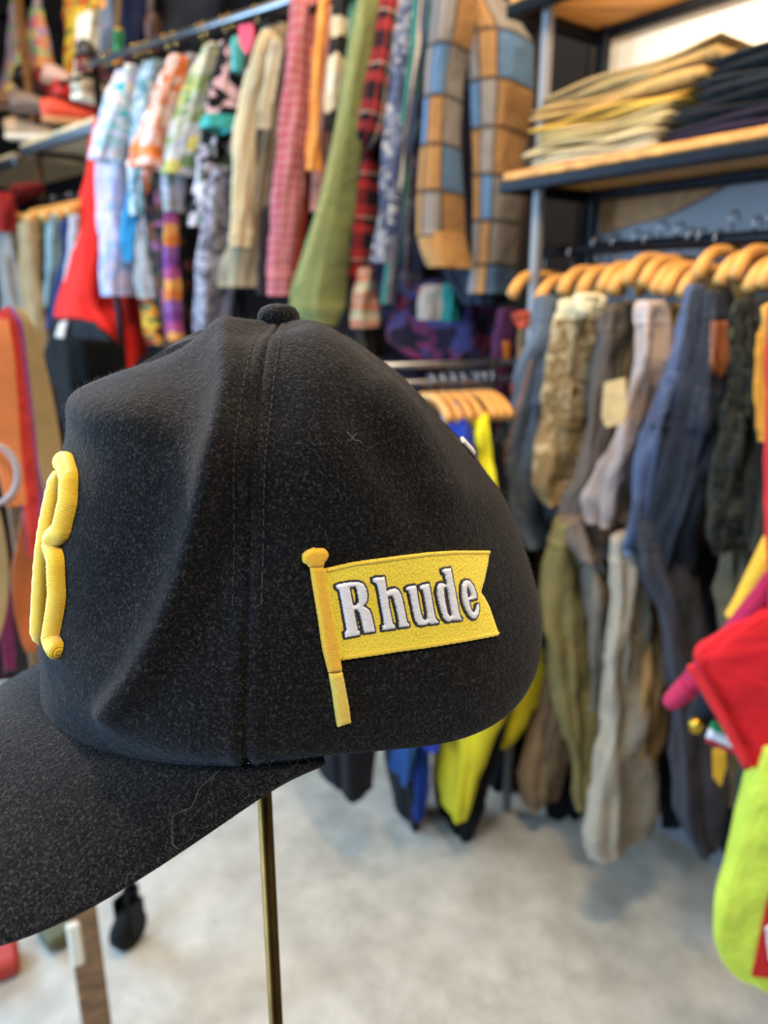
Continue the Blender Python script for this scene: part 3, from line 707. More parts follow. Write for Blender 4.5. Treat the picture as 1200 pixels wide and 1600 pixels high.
# seam stitches, fuzz, stray hairs
def stitch_row(ph0, off, tA, tB, n):
    b = []
    for k in range(n):
        t = tA + (tB - tA) * k / n; t2 = t + (tB - tA) / n * .6
        out = []
        for q in (t, t2):
            p0, n0 = crown_at(ph0, q, 0); rx = max((Vector((p0.x, p0.y)) - Vector((CAPLOC[0], CAPLOC[1]))).length, .02)
            out.append(crown_at(ph0 + off / rx, q, .00025)[0])
        b.append(out)
    return b
mbs = MB()
for off, tA, tB, n in ((.0042, .25, .93, 42), (-.0046, .25, .92, 42)):
    for a, b in stitch_row(SEAM, off, tA, tB, n): mbs.tube([a, (a + b) / 2 + Vector((0, 0, .0001)), b], .00017, 4)
o = mbs.build('stitching', cloth('4a4440'), cap); o['kind'] = 'stuff'
rg = np.random.default_rng(11)
def fuzz(count, grid, nrm, wfn, name, cols_):
    a, b = grid.shape[:2]; e1 = np.linalg.norm(np.gradient(grid, axis=0), axis=-1) * np.linalg.norm(np.gradient(grid, axis=1), axis=-1)
    if wfn is not None: e1 = e1 * wfn
    p = (e1 / e1.sum()).ravel(); idx = rg.choice(a * b, count, p=p)
    base = grid.reshape(-1, 3)[idx] + rg.normal(0, .0004, (count, 3)); n = nrm.reshape(-1, 3)[idx]
    dr = n * rg.uniform(.1, .8, (count, 1)) + rg.normal(0, .7, (count, 3)); dr /= np.linalg.norm(dr, axis=1, keepdims=True)
    dn = np.sum(dr * n, 1, keepdims=True); dr = dr - n * np.minimum(dn, 0) * 1.6
    L = rg.gamma(2.2, .00042, (count, 1)); side = np.cross(dr, rg.normal(size=(count, 3))); side /= np.linalg.norm(side, axis=1, keepdims=True)
    wd = rg.uniform(.000025, .00006, (count, 1)); base = base - n * .0002
    mid = base + dr * L * .55; bend = rg.normal(0, .35, (count, 3)); tip = mid + (dr * .5 + bend * .5) * L * .6
    V = np.concatenate([base - side * wd, base + side * wd, mid + side * wd, mid - side * wd, tip], 0); c = count
    Fc = [(i, i + c, i + 2 * c, i + 3 * c) for i in range(c)] + [(i + 3 * c, i + 2 * c, i + 4 * c) for i in range(c)]
    o = mesh(name, V, Fc, cols_, cap, wloc(cap), None, False); o['kind'] = 'stuff'; return o
FZ = cloth('5e5855')
vis = np.where(near, 1.0, .25)
fuzz(60000, G, GN, vis, 'wool_fuzz', FZ)
fuzz(34000, top, BN, None, 'wool_fuzz', FZ)
def hair(px, r, name, m):
    P = []; q = []
    for a, b in zip(px[:-1], px[1:]): q += [((a[0] * (4 - k) + b[0] * k) / 4, (a[1] * (4 - k) + b[1] * k) / 4) for k in range(4)]
    q.append(px[-1])
    for _ in range(6): q = [q[0]] + [tuple((q[i - 1][j] + 2 * q[i][j] + q[i + 1][j]) / 4 for j in (0, 1)) for i in range(1, len(q) - 1)] + [q[-1]]
    px = q
    for (x, y) in px:
        h, n = cast_crown(x, y)
        if h is None or y > 1188:
            bz = bvh_brim.ray_cast(EYE, Vector(ray(x, y)).normalized()); h, n = bz[0], bz[1]
            if h is None: continue
            if n.z < 0: n = -n
        P.append(h + n * .0006)
    MB().tube(P, r, 4).build(name, m, cap)
tv = top.reshape(-1, 3); nb = top.shape[1]
bvh_brim = BVHTree.FromPolygons([tuple(v) for v in tv], [(i * nb + j, (i + 1) * nb + j, (i + 1) * nb + j + 1, i * nb + j + 1) for i in range(top.shape[0] - 1) for j in range(nb - 1)])
LINT = cloth('8f8a86')
hair([(346, 1202), (325, 1222), (310, 1233), (305, 1250), (302, 1262), (288, 1267), (272, 1272), (267, 1285), (271, 1300), (268, 1318), (275, 1327), (296, 1330)],   .00005, 'stray_hair', LINT)
hair([(541, 676), (548, 684), (552, 690), (560, 688), (564, 694)], .00008, 'lint', LINT)
hair([(545, 690), (552, 683), (556, 677)], .00007, 'lint', LINT)
# small white label at the back
p_, n_ = crown_at(R(158), .50, .001)
rot = n_.to_track_quat('Z', 'Y').to_matrix()
MB().box(p_, (.012, .008, .0018), rot=rot, bev=.0005).build('rear_label', cloth('d8d0c8'), cap)

# ------------------------------------------------------------------ brass stand that carries the cap
sx_, sy_ = -.0545, .2885
stand = empty('hat_stand', (sx_, sy_, 0), 'slender brass rod hat stand holding up the black cap', 'stand')
BRASS = metal('6b5029', .38)
MB().tube([(sx_, sy_, .012), (sx_, sy_, .7), (sx_, sy_, 1.452)], .0034, 14).build('rod', BRASS, stand, smooth=True)
MB().lathe([(.14, 0), (.14, .008), (.13, .012), (.01, .016)], 32, (sx_, sy_, 0)).build('base', BRASS, stand, smooth=True)
MB().lathe([(.004, -.006), (.03, -.003), (.045, .004), (.03, .0095), (.002, .012)], 24, (sx_, sy_, 1.452)).build('head_plate', BRASS, stand, smooth=True)

# ------------------------------------------------------------------ racks, shelves and posts
def rod(a, b, r, name, m, parent=None, n=10): return MB().tube([a, (Vector(a) + Vector(b)) / 2, b], r, n).build(name, m, parent, smooth=True)
def rack_root(name, p, label, cat): return empty(name, (p[0], p[1], 0), label, cat)
t = rack_root('high_clothes_rail', RKA.pt(0, 0, 0), 'high galvanised clothes rail across the back of the shop', 'clothes rail')
rod(RKA.pt(-1.12, 0, 2.46), RKA.pt(1.15, 0, 2.46), .016, 'rail', STEEL, t)
for s in (-1.1, 1.1):
    rod(RKA.pt(s, -.02, 0), RKA.pt(s, -.02, 2.46), .016, 'post', DARKM, t)
# right-hand shelving rack
t = rack_root('shelving_rack', RKR.pt(0, 0, 0), 'dark steel shelving rack with orange wooden shelves at right', 'shelf')
SH = wood('9a6a35', 'd99a4e', 4); 
def board(s0, s1, f0, f1, z0, z1, name, m, parent, rack=RKR, bev=.004):
    c = rack.pt((s0 + s1) / 2, (f0 + f1) / 2, (z0 + z1) / 2)
    return MB().box(c, (s1 - s0, abs(f1 - f0), z1 - z0), math.atan2(rack.r.y, rack.r.x), bev).build(name, m, parent)
for zt in (1.80, 2.175):
    b = board(-.045, 2.2, .10, -.22, zt - .02, zt, 'shelf_board', SH, t)
    board(-.05, 2.2, .108, .076, zt - .047, zt - .021, 'front_beam', DARKM, t)
    board(-.05, -.02, .076, -.22, zt - .047, zt - .021, 'side_beam', DARKM, t)
    board(-.05, 2.2, -.19, -.22, zt - .047, zt - .021, 'back_beam', DARKM, t)
GP = paint('77787a', .5)
for s, f in ((.03, .05), (.0, -.2), (2.15, .06), (2.15, -.2)):
    mb = MB(); c = RKR.pt(s, f, 1.09); mb.box(c, (.022, .022, 2.18), math.atan2(RKR.r.y, RKR.r.x), .003)
    mb.build('post', GP if f > 0 else DARKM, t)
rod(RKR.pt(-.01, 0, 1.62), RKR.pt(2.15, 0, 1.62), .014, 'rail', DARKM, t)
rod(RKR.pt(-.01, 0, .99), RKR.pt(2.15, 0, .99), .014, 'rail', DARKM, t)
p = RKR.pt(.12, -.262, 1.55)
pb = [RKR.hit(x, y, -.236) for x, y in ((930, 282), (1140, 262), (1122, 296), (1040, 338), (985, 352), (938, 366))]  # thin brown piece filling the brown area below the shelf
V = pb + [q - Vector((RKR.n.x, RKR.n.y, 0)) * .008 for q in pb]
tag(mesh('brown_panel', V, [tuple(range(6)), tuple(range(11, 5, -1))] + [(i, 6 + i, 6 + (i + 1) % 6, (i + 1) % 6) for i in range(6)], wood('6d4a24', '93683a', 3), None, tuple(pb[-1]), None, False),
    'flat brown panel on the wall under the orange shelf', 'board')

# ------------------------------------------------------------------ folded trousers on the shelf
def folded(label, s0, s1, z0, h, m, f0=.085, f1=-.19, seed=0, group=None, sag=0.0):
    """a folded garment: rounded front fold, soft top, one sub-layer line"""
    rg_ = random.Random(seed); root = empty('folded_trousers', RKR.pt((s0 + s1) / 2, (f0 + f1) / 2, z0), label, 'trousers', group)
    for lay, (a, b) in enumerate(((0, .52), (.48, 1.0))):
        V = []; Fc = []; UV = []; n = 15; mm_ = 10; ph = rg_.uniform(0, 6)
        zb, zt = z0 + h * a, z0 + h * b
        for i in range(n):
            u = i / (n - 1); s = s0 + (s1 - s0) * u + .006 * lay
            edge = math.sqrt(max(.02, 1 - (abs(2 * u - 1))**8)); bump = .004 * math.sin(u * 9 + ph) + sag * (u**2)
            for k in range(mm_ * 2):
                an = 2 * math.pi * k / (mm_ * 2); cx, cz = sup(math.cos(an), .35), sup(math.sin(an), .7)
                f = (f0 + f1) / 2 + (f0 - f1) / 2 * cx * (.97 + .03 * edge) + .006 * math.sin(u * 7 + ph + lay)
                z = (zb + zt) / 2 + (zt - zb) / 2 * cz * edge + bump * (0.3 if lay == 0 and cz < 0 else 1)
                V.append(RKR.pt(s, f, max(z, z0))); UV.append((s + f * .3, f + z))
        W = mm_ * 2
        for i in range(n - 1):
            for k in range(W): Fc.append((i * W + k, i * W + (k + 1) % W, (i + 1) * W + (k + 1) % W, (i + 1) * W + k))
        Fc += [tuple(range(W))[::-1], tuple((n - 1) * W + k for k in range(W))]
        mesh('lower_fold' if lay == 0 else 'upper_fold', V, Fc, m, root, wloc(root), UV)
    return root
z = 1.80; g = 'light trousers folded on the shelf'
for k, (lb, s0, s1, h, c) in enumerate((('cream folded trousers at the bottom of the pale stack', .01, .36, .023, 'cdbb93'), ('pale beige folded trousers second from the bottom', .0, .375, .024, 'c9b07c'),
        ('pale khaki folded trousers in the middle of the stack', .03, .39, .024, 'd0b272'), ('mustard yellow folded trousers above the khaki pair', .02, .42, .023, 'd9a83f'),
        ('tan folded trousers below the crumpled top pair', .02, .45, .027, 'c79a55'), ('dark beige crumpled trousers on top of the pale stack', .035, .47, .030, 'a98a55'))):
    folded(lb, s0, s1, z, h, cloth(c), seed=k, sag=.025 if k > 3 else .004, f1=-.17); z += h + .0012
z = 1.80
for k, (lb, s0, s1, h, c) in enumerate((('dark plum folded trousers at the bottom of the black stack', .37, .86, .036, '2c2230'), ('black folded trousers second in the dark stack', .395, .86, .034, '1f1f22'),
        ('charcoal folded trousers third in the dark stack', .43, .88, .032, '27282a'), ('black folded trousers on top of the dark stack', .455, .9, .034, '1d2122'))):
    folded(lb, s0, s1, z, h, cloth(c), seed=k + 20, sag=.004, f1=-.17); z += h + .0012

# ------------------------------------------------------------------ garments
def sew(name, poly, root, m, h=.003, step=4.0, base=.0015):
    return embroidery(name, [poly], m, root, step, 0, base, h, 6, 0, cast=caster_on(body_bvh(root)))
def garment(name, label, cat, rack, parts, group=None, hang=None):
    """parts = (name, rows, off, b, material, options); the first part gives the base point"""
    pn, lv, off, b, m, kw = (parts[0] + ({},))[:6]
    py, l, r = lv[-1]; root = empty(name, rack.hit((l + r) / 2, py, off), label, cat, group)
    for i, pt_ in enumerate(parts):
        if len(pt_) == 3:
            sew(pt_[0], pt_[1], root, pt_[2]); continue
        pn, lv, off, b, m, kw = (pt_ + ({},))[:6]; kw = dict(kw)
        sg = kw.pop('split', None)
        if sg is None: drape(pn, lv, rack, off, b, m, root, seed=i + len(label), **kw)
        else:
            for (sn, a, c_, gr, sm) in sg: drape(sn, lv, rack, off, b, sm or m, root, seg=(a, c_, gr), seed=i + len(label), **kw)
    if hang is not None:
        py, l, r = parts[0][1][0]; hang(rack, rack.s_of(rack.hit((l + r) / 2, py, parts[0][2])), label)
    return root
def sleeve(m, cuffm=None, c=.93): return {'split': (('sleeve', 0, c, 1.0, m), ('cuff', c - .01, 1.0, 1.05, cuffm or m))}
def trous(wb=None, c=.1): return {'split': (('waistband', 0, c, 1.05, wb), ('leg', c - .01, 1.0, 1.0, None))}
protoA = {}
def short(label, n=10): return ' '.join(label.split()[:n])
def hangA(rack, s, label):
    if 'a' not in protoA: protoA['a'] = h = hanger(rack, s, rack.z - .05, .15, .06, DARKM, metal('d8b060', .2), 'thin_hanger', .005)
    else:
        h = copy_tree(protoA['a']); h.location = rack.pt(s, 0, rack.z - .05)
    tag(h, 'thin black hanger inside the ' + short(label), 'hanger', 'hangers on the high back rail'); return h
GA = 'shirts and dresses on the high back rail'
D = garment
fl = floral
D('floral_shirt', 'white and pale teal floral shirt at the far end of the high rail', 'shirt', RKA, [
    ('sleeve', [(100, 188, 216), (150, 170, 214), (205, 148, 205), (246, 141, 190)], .1, .1, fl(('c9c4d0', 'd6d0d4', '8fc4c8', 'c9bfe0', 'efe2d8', '49b2bd', 'dcd8ea'), 34)),
    ('body', [(110, 195, 232), (250, 155, 218), (330, 158, 206), (400, 162, 208), (462, 160, 203)], -.02, .1, fl(('bdb2d0', 'cfc5d4', '9aa8d8', 'c9bad2', '9fb0d0', 'd2bcc8'), 22))], GA, hangA)
D('red_dress', 'bright red long dress hanging below the pale floral shirt', 'dress', RKA, [
    ('skirt', [(180, 150, 190), (255, 138, 160), (330, 125, 168), (400, 112, 180), (480, 92, 182), (510, 95, 205), (548, 150, 212), (582, 176, 204)], -.07, .12, cloth('f0281c', .12), {'amp': .16}),
    ('bodice', [(105, 190, 215), (190, 150, 190)], -.07, .1, cloth('ee2a20', .12))], GA, hangA)
D('red_shirt', 'deep red shirt hanging just behind the bright red dress', 'shirt', RKA, [
    ('body', [(120, 200, 235), (300, 180, 225), (450, 172, 222), (560, 190, 226)], -.16, .1, cloth('b8221c', .2))], GA, hangA)
D('floral_shirt', 'grey-teal leafy shirt beside the white floral one on the high rail', 'shirt', RKA, [
    ('body', [(92, 226, 260), (150, 211, 248), (220, 206, 236), (290, 204, 232), (335, 204, 226)], .06, .09, fl(('7fa5ae', '9fbcc2', '6f93a4', 'c7d6da', '5a8c94', 'b3b9cf'), 28)),
    ('tail', [(290, 200, 226), (350, 193, 222), (408, 195, 216)], .0, .07, cloth('2d8fc0'))], GA, hangA)
D('floral_shirt', 'orange and pink floral shirt whose sleeve hangs forward on the high rail', 'shirt', RKA, [
    ('sleeve', [(85, 262, 292), (120, 249, 286), (170, 231, 274), (232, 211, 262), (256, 208, 258)], .14, .09, fl(('f08a3c', 'f6b7a6', 'f3d9d2', 'ee7433', 'f2a58c', 'f7c9b8'), 30), sleeve(None)),
    ('body', [(95, 268, 300), (250, 222, 256), (290, 219, 247), (306, 222, 240)], .03, .1, fl(('f08a3c', 'f6b7a6', 'e9c4bc', 'd65b33', 'f2a58c'), 30))], GA, hangA)
D('printed_shirt', 'grey-lavender shirt hanging next to the orange floral sleeve', 'shirt', RKA, [
    ('body', [(84, 284, 314), (130, 279, 309), (200, 270, 301), (268, 258, 290), (330, 255, 285)], .05, .09, fl(('a3a2a4', 'c5bcc9', '8f9a8c', 'b7aebd'), 20))], GA, hangA)
D('floral_shirt', 'pale shirt printed with green leaves and yellow flowers on the high rail', 'shirt', RKA, [
    ('body', [(66, 318, 350), (130, 291, 336), (180, 274, 322), (215, 267, 316), (270, 256, 300)], .09, .1, fl(('b9b8a4', 'd1ceca', '93a86a', 'c6cda0', 'e3d26a', 'b9b3bd', '7d9464'), 20))], GA, hangA)
D('floral_shirt', 'black shirt with big pale flowers and turquoise trim on the high rail', 'shirt', RKA, [
    ('sleeve', [(62, 343, 378), (100, 335, 381), (160, 324, 372), (196, 316, 366)], .13, .09, fl(('17171b', '201f24', '26262a', 'e8b9bd', '17171b', '1c1c20'), 14), sleeve(None, cloth('3fa7a2'), .86)),
    ('body', [(150, 318, 372), (250, 304, 362), (310, 300, 352), (352, 300, 348)], .02, .1, fl(('17171b', '202024', 'd8cdd2', '26262a', '17171b', 'b5a2a8', '5c6b52'), 16)),
    ('collar', [(58, 362, 380), (85, 364, 380), (110, 362, 376)], .16, .03, cloth('57b3ae'))], GA, hangA)
tagp = patch_px('price_tag', [(372, 40), (394, 36), (396, 60), (386, 86), (374, 70)], RKA, .24, cloth('e0526b'), None)
tag(tagp, 'pink paper tag hanging above the black floral shirt', 'tag')
D('printed_dress', 'black dress with a dark jungle print low on the high rail', 'dress', RKA, [
    ('skirt', [(180, 255, 320), (270, 228, 322), (350, 224, 320), (420, 240, 316), (480, 246, 311), (545, 250, 302)], -.06, .12, fl(('1d1a1c', '2a2220', '17171c', '6b3a24', '2e3a2c', '1d1a1c', '8a4a70'), 24), {'amp': .14}),
    ('bodice', [(100, 288, 318), (190, 255, 320)], -.08, .08, cloth('201c1f'))], GA, hangA)
D('printed_dress', 'purple and orange striped dress with a long narrow hem', 'dress', RKA, [
    ('skirt', [(240, 262, 280), (300, 261, 277), (350, 257, 276), (420, 258, 278), (500, 262, 284), (532, 264, 286)], .05, .05, stripes(('7a3f86', '8d5a9c', 'd7772e', 'e39a4c', 'b24f86'), .21, 1)),
    ('bodice', [(95, 282, 300), (245, 262, 280)], -.05, .05, cloth('6a3a78'))], GA, hangA)
D('printed_dress', 'yellow, orange and dark red printed dress seen above the crown of the cap', 'dress', RKA, [
    ('skirt', [(280, 222, 246), (340, 220, 250), (380, 230, 250), (450, 214, 256), (500, 226, 264), (538, 236, 268)], -.02, .07, fl(('d98a1f', '8c2a20', 'e0b02c', '5a1f22', '3a7a4a', 'c4622a'), 30)),
    ('bodice', [(95, 268, 290), (285, 222, 246)], -.12, .05, cloth('7a2a20'))], GA, hangA)
D('pale_blouse', 'grey-white blouse hem between the blue tail and striped dress', 'blouse', RKA, [
    ('body', [(300, 226, 250), (390, 215, 249), (440, 216, 254), (466, 222, 256)], .0, .06, cloth('9a9592')),
    ('collar', [(95, 255, 275), (305, 226, 250)], -.12, .05, cloth('a5a09e'))], GA, hangA)
D('snakeskin_dress', 'grey snakeskin print dress hanging behind the top of the cap', 'dress', RKA, [
    ('skirt', [(260, 335, 365), (300, 323, 356), (350, 315, 361), (420, 304, 363), (470, 302, 360), (520, 306, 345)], .04, .1, fl(('8d8790', '9a949c', '5a5560', 'b0abb2', '4f4a55', '958f9c'), 46)),
    ('bodice', [(60, 372, 395), (265, 335, 365)], -.08, .07, cloth('6a6570'))], GA, hangA)
D('linen_shirt', 'cream linen shirt with a long pale sleeve on the high rail', 'shirt', RKA, [
    ('sleeve', [(48, 408, 434), (100, 386, 422), (150, 376, 406), (220, 367, 398), (300, 363, 393), (385, 358, 386)], .14, .08, cloth('d3c39c', .12), sleeve(None)),
    ('collar', [(40, 412, 438), (64, 404, 432)], .1, .06, cloth('e4d9ba', .08))], GA, hangA)
D('tweed_jacket', 'grey-beige tweed jacket hanging just right of the cream shirt', 'jacket', RKA, [
    ('sleeve', [(36, 430, 452), (120, 414, 440), (200, 404, 432), (300, 393, 421), (350, 374, 415), (420, 352, 413), (448, 350, 411)], .06, .1, cloth('9a8f76', .3)),
    ('lapel', [(60, 424, 440), (200, 404, 418)], .17, .02, cloth('c9bd9f'))], GA, hangA)
D('dark_jacket', 'charcoal jacket squeezed between the tweed and the pink striped shirt', 'jacket', RKA, [
    ('sleeve', [(20, 440, 458), (200, 426, 444), (300, 416, 434), (460, 402, 428)], .02, .09, cloth('39353a', .25))], GA, hangA)
D('woven_shirt', 'dusty pink herringbone shirt with a long sleeve on the high rail', 'shirt', RKA, [
    ('sleeve', [(-10, 455, 500), (100, 447, 490), (200, 439, 482), (300, 430, 472), (380, 426, 462), (462, 423, 458)], .13, .09, tartan(((0, 'b5565e'), (.3, 'c67d80'), (.5, 'a84a54'), (.8, 'cfa39c')), ((0, 'b85a60'), (.5, 'c4868a')), .05, .03), sleeve(None)),
    ('body', [(-10, 482, 508), (200, 468, 494), (300, 460, 484), (400, 452, 472), (455, 446, 460)], .03, .09, cloth('b8452f'))], GA, hangA)
D('orange_scarf', 'thin orange and yellow scarf hanging beside the pink herringbone shirt', 'scarf', RKA, [
    ('body', [(-10, 498, 514), (150, 487, 501), (265, 479, 496)], .14, .04, stripes(('e08a3a', 'efb35c', 'd5693a'), .06))], GA, hangA)
D('pink_cardigan', 'pale pink cardigan edge between the orange scarf and cream shirt', 'cardigan', RKA, [
    ('body', [(-10, 510, 530), (120, 502, 520), (260, 490, 510), (330, 484, 500)], .04, .07, cloth('d49a8f'))], GA, hangA)
D('striped_shirt', 'cream shirt with thick black stripes beside the green coat', 'shirt', RKA, [
    ('sleeve', [(-10, 520, 556), (60, 515, 548), (120, 511, 541), (200, 506, 528)], .12, .08, stripes(('e0cfae', 'e6d8ba', 'd9c6a2', '2a2724', 'dccaa6', '2a2724'), .30, 1))], GA, hangA)
D('teal_blouse', 'thin teal blouse showing beside the shoulder of the green coat', 'blouse', RKA, [
    ('body', [(-15, 546, 566), (60, 543, 560), (200, 530, 545)], .10, .05, cloth('5f9a86'))], GA, hangA)
D('green_coat', 'long olive green coat hanging forward behind the button of the cap', 'coat', RKA, [
    ('sleeve', [(-20, 562, 597), (100, 543, 580), (200, 527, 566), (300, 505, 552), (400, 478, 544), (470, 458, 538), (498, 470, 532), (510, 486, 524)], .22, .1, cloth('7d8450', .14), dict(sleeve(None, None, .94), amp=.07)),
    ('placket', [(562, 5), (570, 5), (542, 150), (514, 300), (487, 400), (470, 450), (462, 450), (478, 398), (506, 298), (535, 148)], cloth('98995f'))], GA, hangA)
RT = tartan(((0, '20222e'), (.3, 'b03236'), (.55, '1b1e2a'), (.72, 'd8c9b8'), (.76, '20222e'), (.9, 'c23c3c')), ((0, '20222e'), (.35, 'c23a3a'), (.55, '1d1f2a'), (.7, 'd8c9b8'), (.75, 'b03236')), .10, .13)
D('flannel_shirt', 'red and navy tartan flannel shirt right of the green coat', 'shirt', RKA, [
    ('sleeve', [(-10, 592, 630), (60, 581, 622), (120, 568, 614), (180, 555, 607), (216, 545, 592), (244, 540, 562)], .16, .09, RT, dict(amp=.06)),
    ('body', [(180, 584, 608), (260, 560, 592), (320, 546, 589), (400, 540, 584), (430, 540, 579), (452, 545, 562)], .07, .1, RT, dict(amp=.06))], GA, hangA)
D('knit_cardigan', 'striped salmon and cream knit cuff below the tartan flannel', 'cardigan', RKA, [
    ('sleeve', [(420, 562, 588), (480, 546, 591), (512, 550, 586)], .08, .07, stripes(('c98a74', 'd9c9a8', 'b9b89a', 'd08468', 'c8a48e'), .09, 1)),
    ('yoke', [(0, 600, 630), (425, 562, 588)], -.1, .05, cloth('5a4a42'))], GA, hangA)
D('patterned_shirt', 'faded blue patterned shirt hanging right of the tartan flannel', 'shirt', RKA, [
    ('sleeve', [(-15, 625, 652), (100, 616, 645), (200, 606, 636), (300, 596, 627), (410, 584, 614)], .12, .08, fl(('5b6a8c', '8a93a8', '49557a', 'b4b6bc', '6b7798', '3c4664'), 40))], GA, hangA)
D('blue_check_shirt', 'blue checked shirt with a teal stripe beside the big plaid overshirt', 'shirt', RKA, [
    ('sleeve', [(-15, 648, 672), (80, 640, 662), (250, 618, 640), (400, 604, 624), (475, 597, 613)], .10, .06, stripes(('3d8f86', '49557a', 'c9c0b0', '3c4664'), .05)),
    ('body', [(-15, 660, 690), (120, 634, 676), (250, 624, 668), (350, 614, 664), (458, 618, 656)], .02, .1, tartan(((0, '2c3350'), (.4, '4a567c'), (.7, '232840'), (.88, '8a7a72')), ((0, '2c3350'), (.5, '3f4a72'), (.8, '6a6a7c')), .09, .11))], GA, hangA)
PL = block_plaid(('9a7347', '857f7b', '9a7347', '807b77', '56779c'), .115, .115, '2a2622')
D('plaid_overshirt', 'large tan, grey and blue block plaid overshirt near the shelves', 'overshirt', RKA, [
    ('sleeve', [(-20, 682, 750), (40, 677, 742), (100, 670, 724), (200, 663, 717), (300, 656, 721), (370, 655, 723)], .24, .12, PL, dict(amp=.03)),
    ('cuff', [(362, 656, 724), (400, 664, 733), (417, 672, 737)], .24, .11, cloth('a37a48'), dict(amp=.03)),
    ('body', [(-20, 725, 800), (40, 735, 832), (150, 742, 830), (300, 745, 817), (400, 742, 807), (458, 735, 802)], .08, .12, PL, dict(amp=.04)),
    ('lining', [(415, 700, 770), (450, 715, 795), (476, 730, 790)], .05, .1, cloth('2e3440'))], GA, hangA)
D('patchwork_skirt', 'dark maroon and purple patchwork skirt below the plaid overshirt', 'skirt', RKA, [
    ('skirt', [(440, 612, 775), (500, 606, 778), (545, 620, 770), (566, 680, 745)], -.06, .12, fl(('5a1f3c', '2a2036', '6b2a4c', '3a3a6a', '201a28', '7a2f3c', '4a4070'), 16)),
    ('panel', [(448, 658, 700), (500, 654, 697)], .10, .03, cloth('b3a291')),
    ('panel', [(446, 692, 714), (502, 690, 712)], .10, .02, cloth('1f7f78')),
    ('yoke', [(0, 680, 740), (440, 625, 750)], -.18, .06, cloth('22202a'))], GA, hangA)
D('navy_trousers', 'navy trousers with a paler hem under the sleeve of the plaid overshirt', 'trousers', RKA, [
    ('leg', [(400, 590, 660), (450, 596, 650), (520, 606, 640)], -.02, .09, tartan(((0, '1c2033'), (.5, '39426a'), (.8, '7a7f9a')), ((0, '1c2033'), (.6, '2f3757')), .06, .08)),
    ('leg', [(410, 560, 600), (500, 556, 600), (560, 566, 600)], -.09, .08, cloth('3a2f22')),
    ('waistband', [(0, 640, 680), (405, 590, 650)], -.16, .05, cloth('1c2033'))], GA, hangA)
D('black_coat', 'black coat hanging low behind the crown of the cap', 'coat', RKA, [
    ('body', [(0, 470, 560), (300, 420, 500), (460, 350, 480), (530, 340, 470)], -.17, .1, cloth('1b1a1c'), dict(amp=.14)),
    ('sleeve', [(380, 360, 395), (455, 352, 385), (500, 356, 380)], -.06, .06, cloth('211f20'))], GA, hangA)
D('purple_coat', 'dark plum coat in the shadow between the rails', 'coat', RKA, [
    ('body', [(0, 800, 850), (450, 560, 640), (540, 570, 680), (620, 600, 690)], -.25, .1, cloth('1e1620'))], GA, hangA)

# left end: rail of trousers under a shelf of shoes, dresses above
t = rack_root('shoe_shelf', RKL.pt(0, 0, 0), 'far left shelving with pale wooden boards loaded with shoes', 'shelf')
SW = wood('c39a68', 'ecd2a4', 4); PAINT = metal('aab4bc', .4)
def lboard(s0, s1, f0, f1, z, rack=RKL):
    board(s0, s1, f0, f1, z - .022, z, 'shelf_board', SW, t, rack); board(s0, s1, f0 + .006, f0 - .03, z - .06, z - .023, 'front_lip', PAINT, t, rack)
ZS = 2.305
pa, pb_ = RKL.hit(30, 222, .05), RKL.hit(170, 175, .05)
sa = RKL.s_of(pa); ZS = (pa.z + pb_.z) / 2
lboard(sa, sa + 1.1, .05, -.45, ZS); lboard(sa - 1.3, sa - .09, .05, -.45, ZS - .03)
rod(RKL.pt(-1.7, 0, RKL.z), RKL.pt(.9, 0, RKL.z), .02, 'rail', DARKM, t)
rod(RKL.pt(sa - .045, -.05, 0), RKL.pt(sa - .045, -.05, 3.3), .022, 'post', wood('5a3a1e', '7d5530'), t)
rod(RKL.pt(-1.7, -.4, RKL.z + 1.2), RKL.pt(1.2, -.4, RKL.z + 1.2), .018, 'rail', DARKM, t)
def shoe(label, px, py, rz, cu, cs, tilt=0.0, off=-.05, group='shoes on the far left shelf', L=.26):
    p = RKL.hit(px, py, off); p.z = max(p.z - .04, ZS + .002)
    root = empty('shoe', p, label, 'shoe', group); root.rotation_euler = (0, tilt, rz)
    st = [(0, .034, .0, .075), (.04, .038, .0, .088), (.09, .036, 0, .08), (.14, .040, 0, .06), (.19, .046, 0, .048), (.235, .042, 0, .036), (.26, .018, 0, .022)]
    V = []; Fc = []; n = 12
    for x, hw, z0, h in st:
        for k in range(n):
            a = 2 * math.pi * k / n; V.append(((x - .13) * L / .26, hw * sup(math.cos(a), .8), .018 + h / 2 + h / 2 * sup(math.sin(a), .8)))
    for i in range(len(st) - 1):
        for k in range(n): Fc.append((i * n + k, i * n + (k + 1) % n, (i + 1) * n + (k + 1) % n, (i + 1) * n + k))
    Fc += [tuple(range(n))[::-1], tuple((len(st) - 1) * n + k for k in range(n))]
    mesh('upper', V, Fc, cu, root)
    out = [(x - .13, hw * 1.08) for x, hw, _, _ in st]; pts = [(x, y) for x, y in out] + [(x, -y) for x, y in out[::-1]]; m_ = len(pts)
    mesh('sole', [(x, y, 0) for x, y in pts] + [(x, y, .022) for x, y in pts], [tuple(range(m_))[::-1], tuple(range(m_, 2 * m_))] + [(i, (i + 1) % m_, m_ + (i + 1) % m_, m_ + i) for i in range(m_)], cs, root, smooth=False)
    mesh('opening', [(-.115 + .09 * (.5 + .5 * math.cos(a)), .022 * math.sin(a), .104 - .018 * (.5 + .5 * math.cos(a))) for a in [2 * math.pi * k / 12 for k in range(12)]] + [(-.07, 0, .09)], [(i, (i + 1) % 12, 12) for i in range(12)], cloth('1c1613'), root)
lt = leather
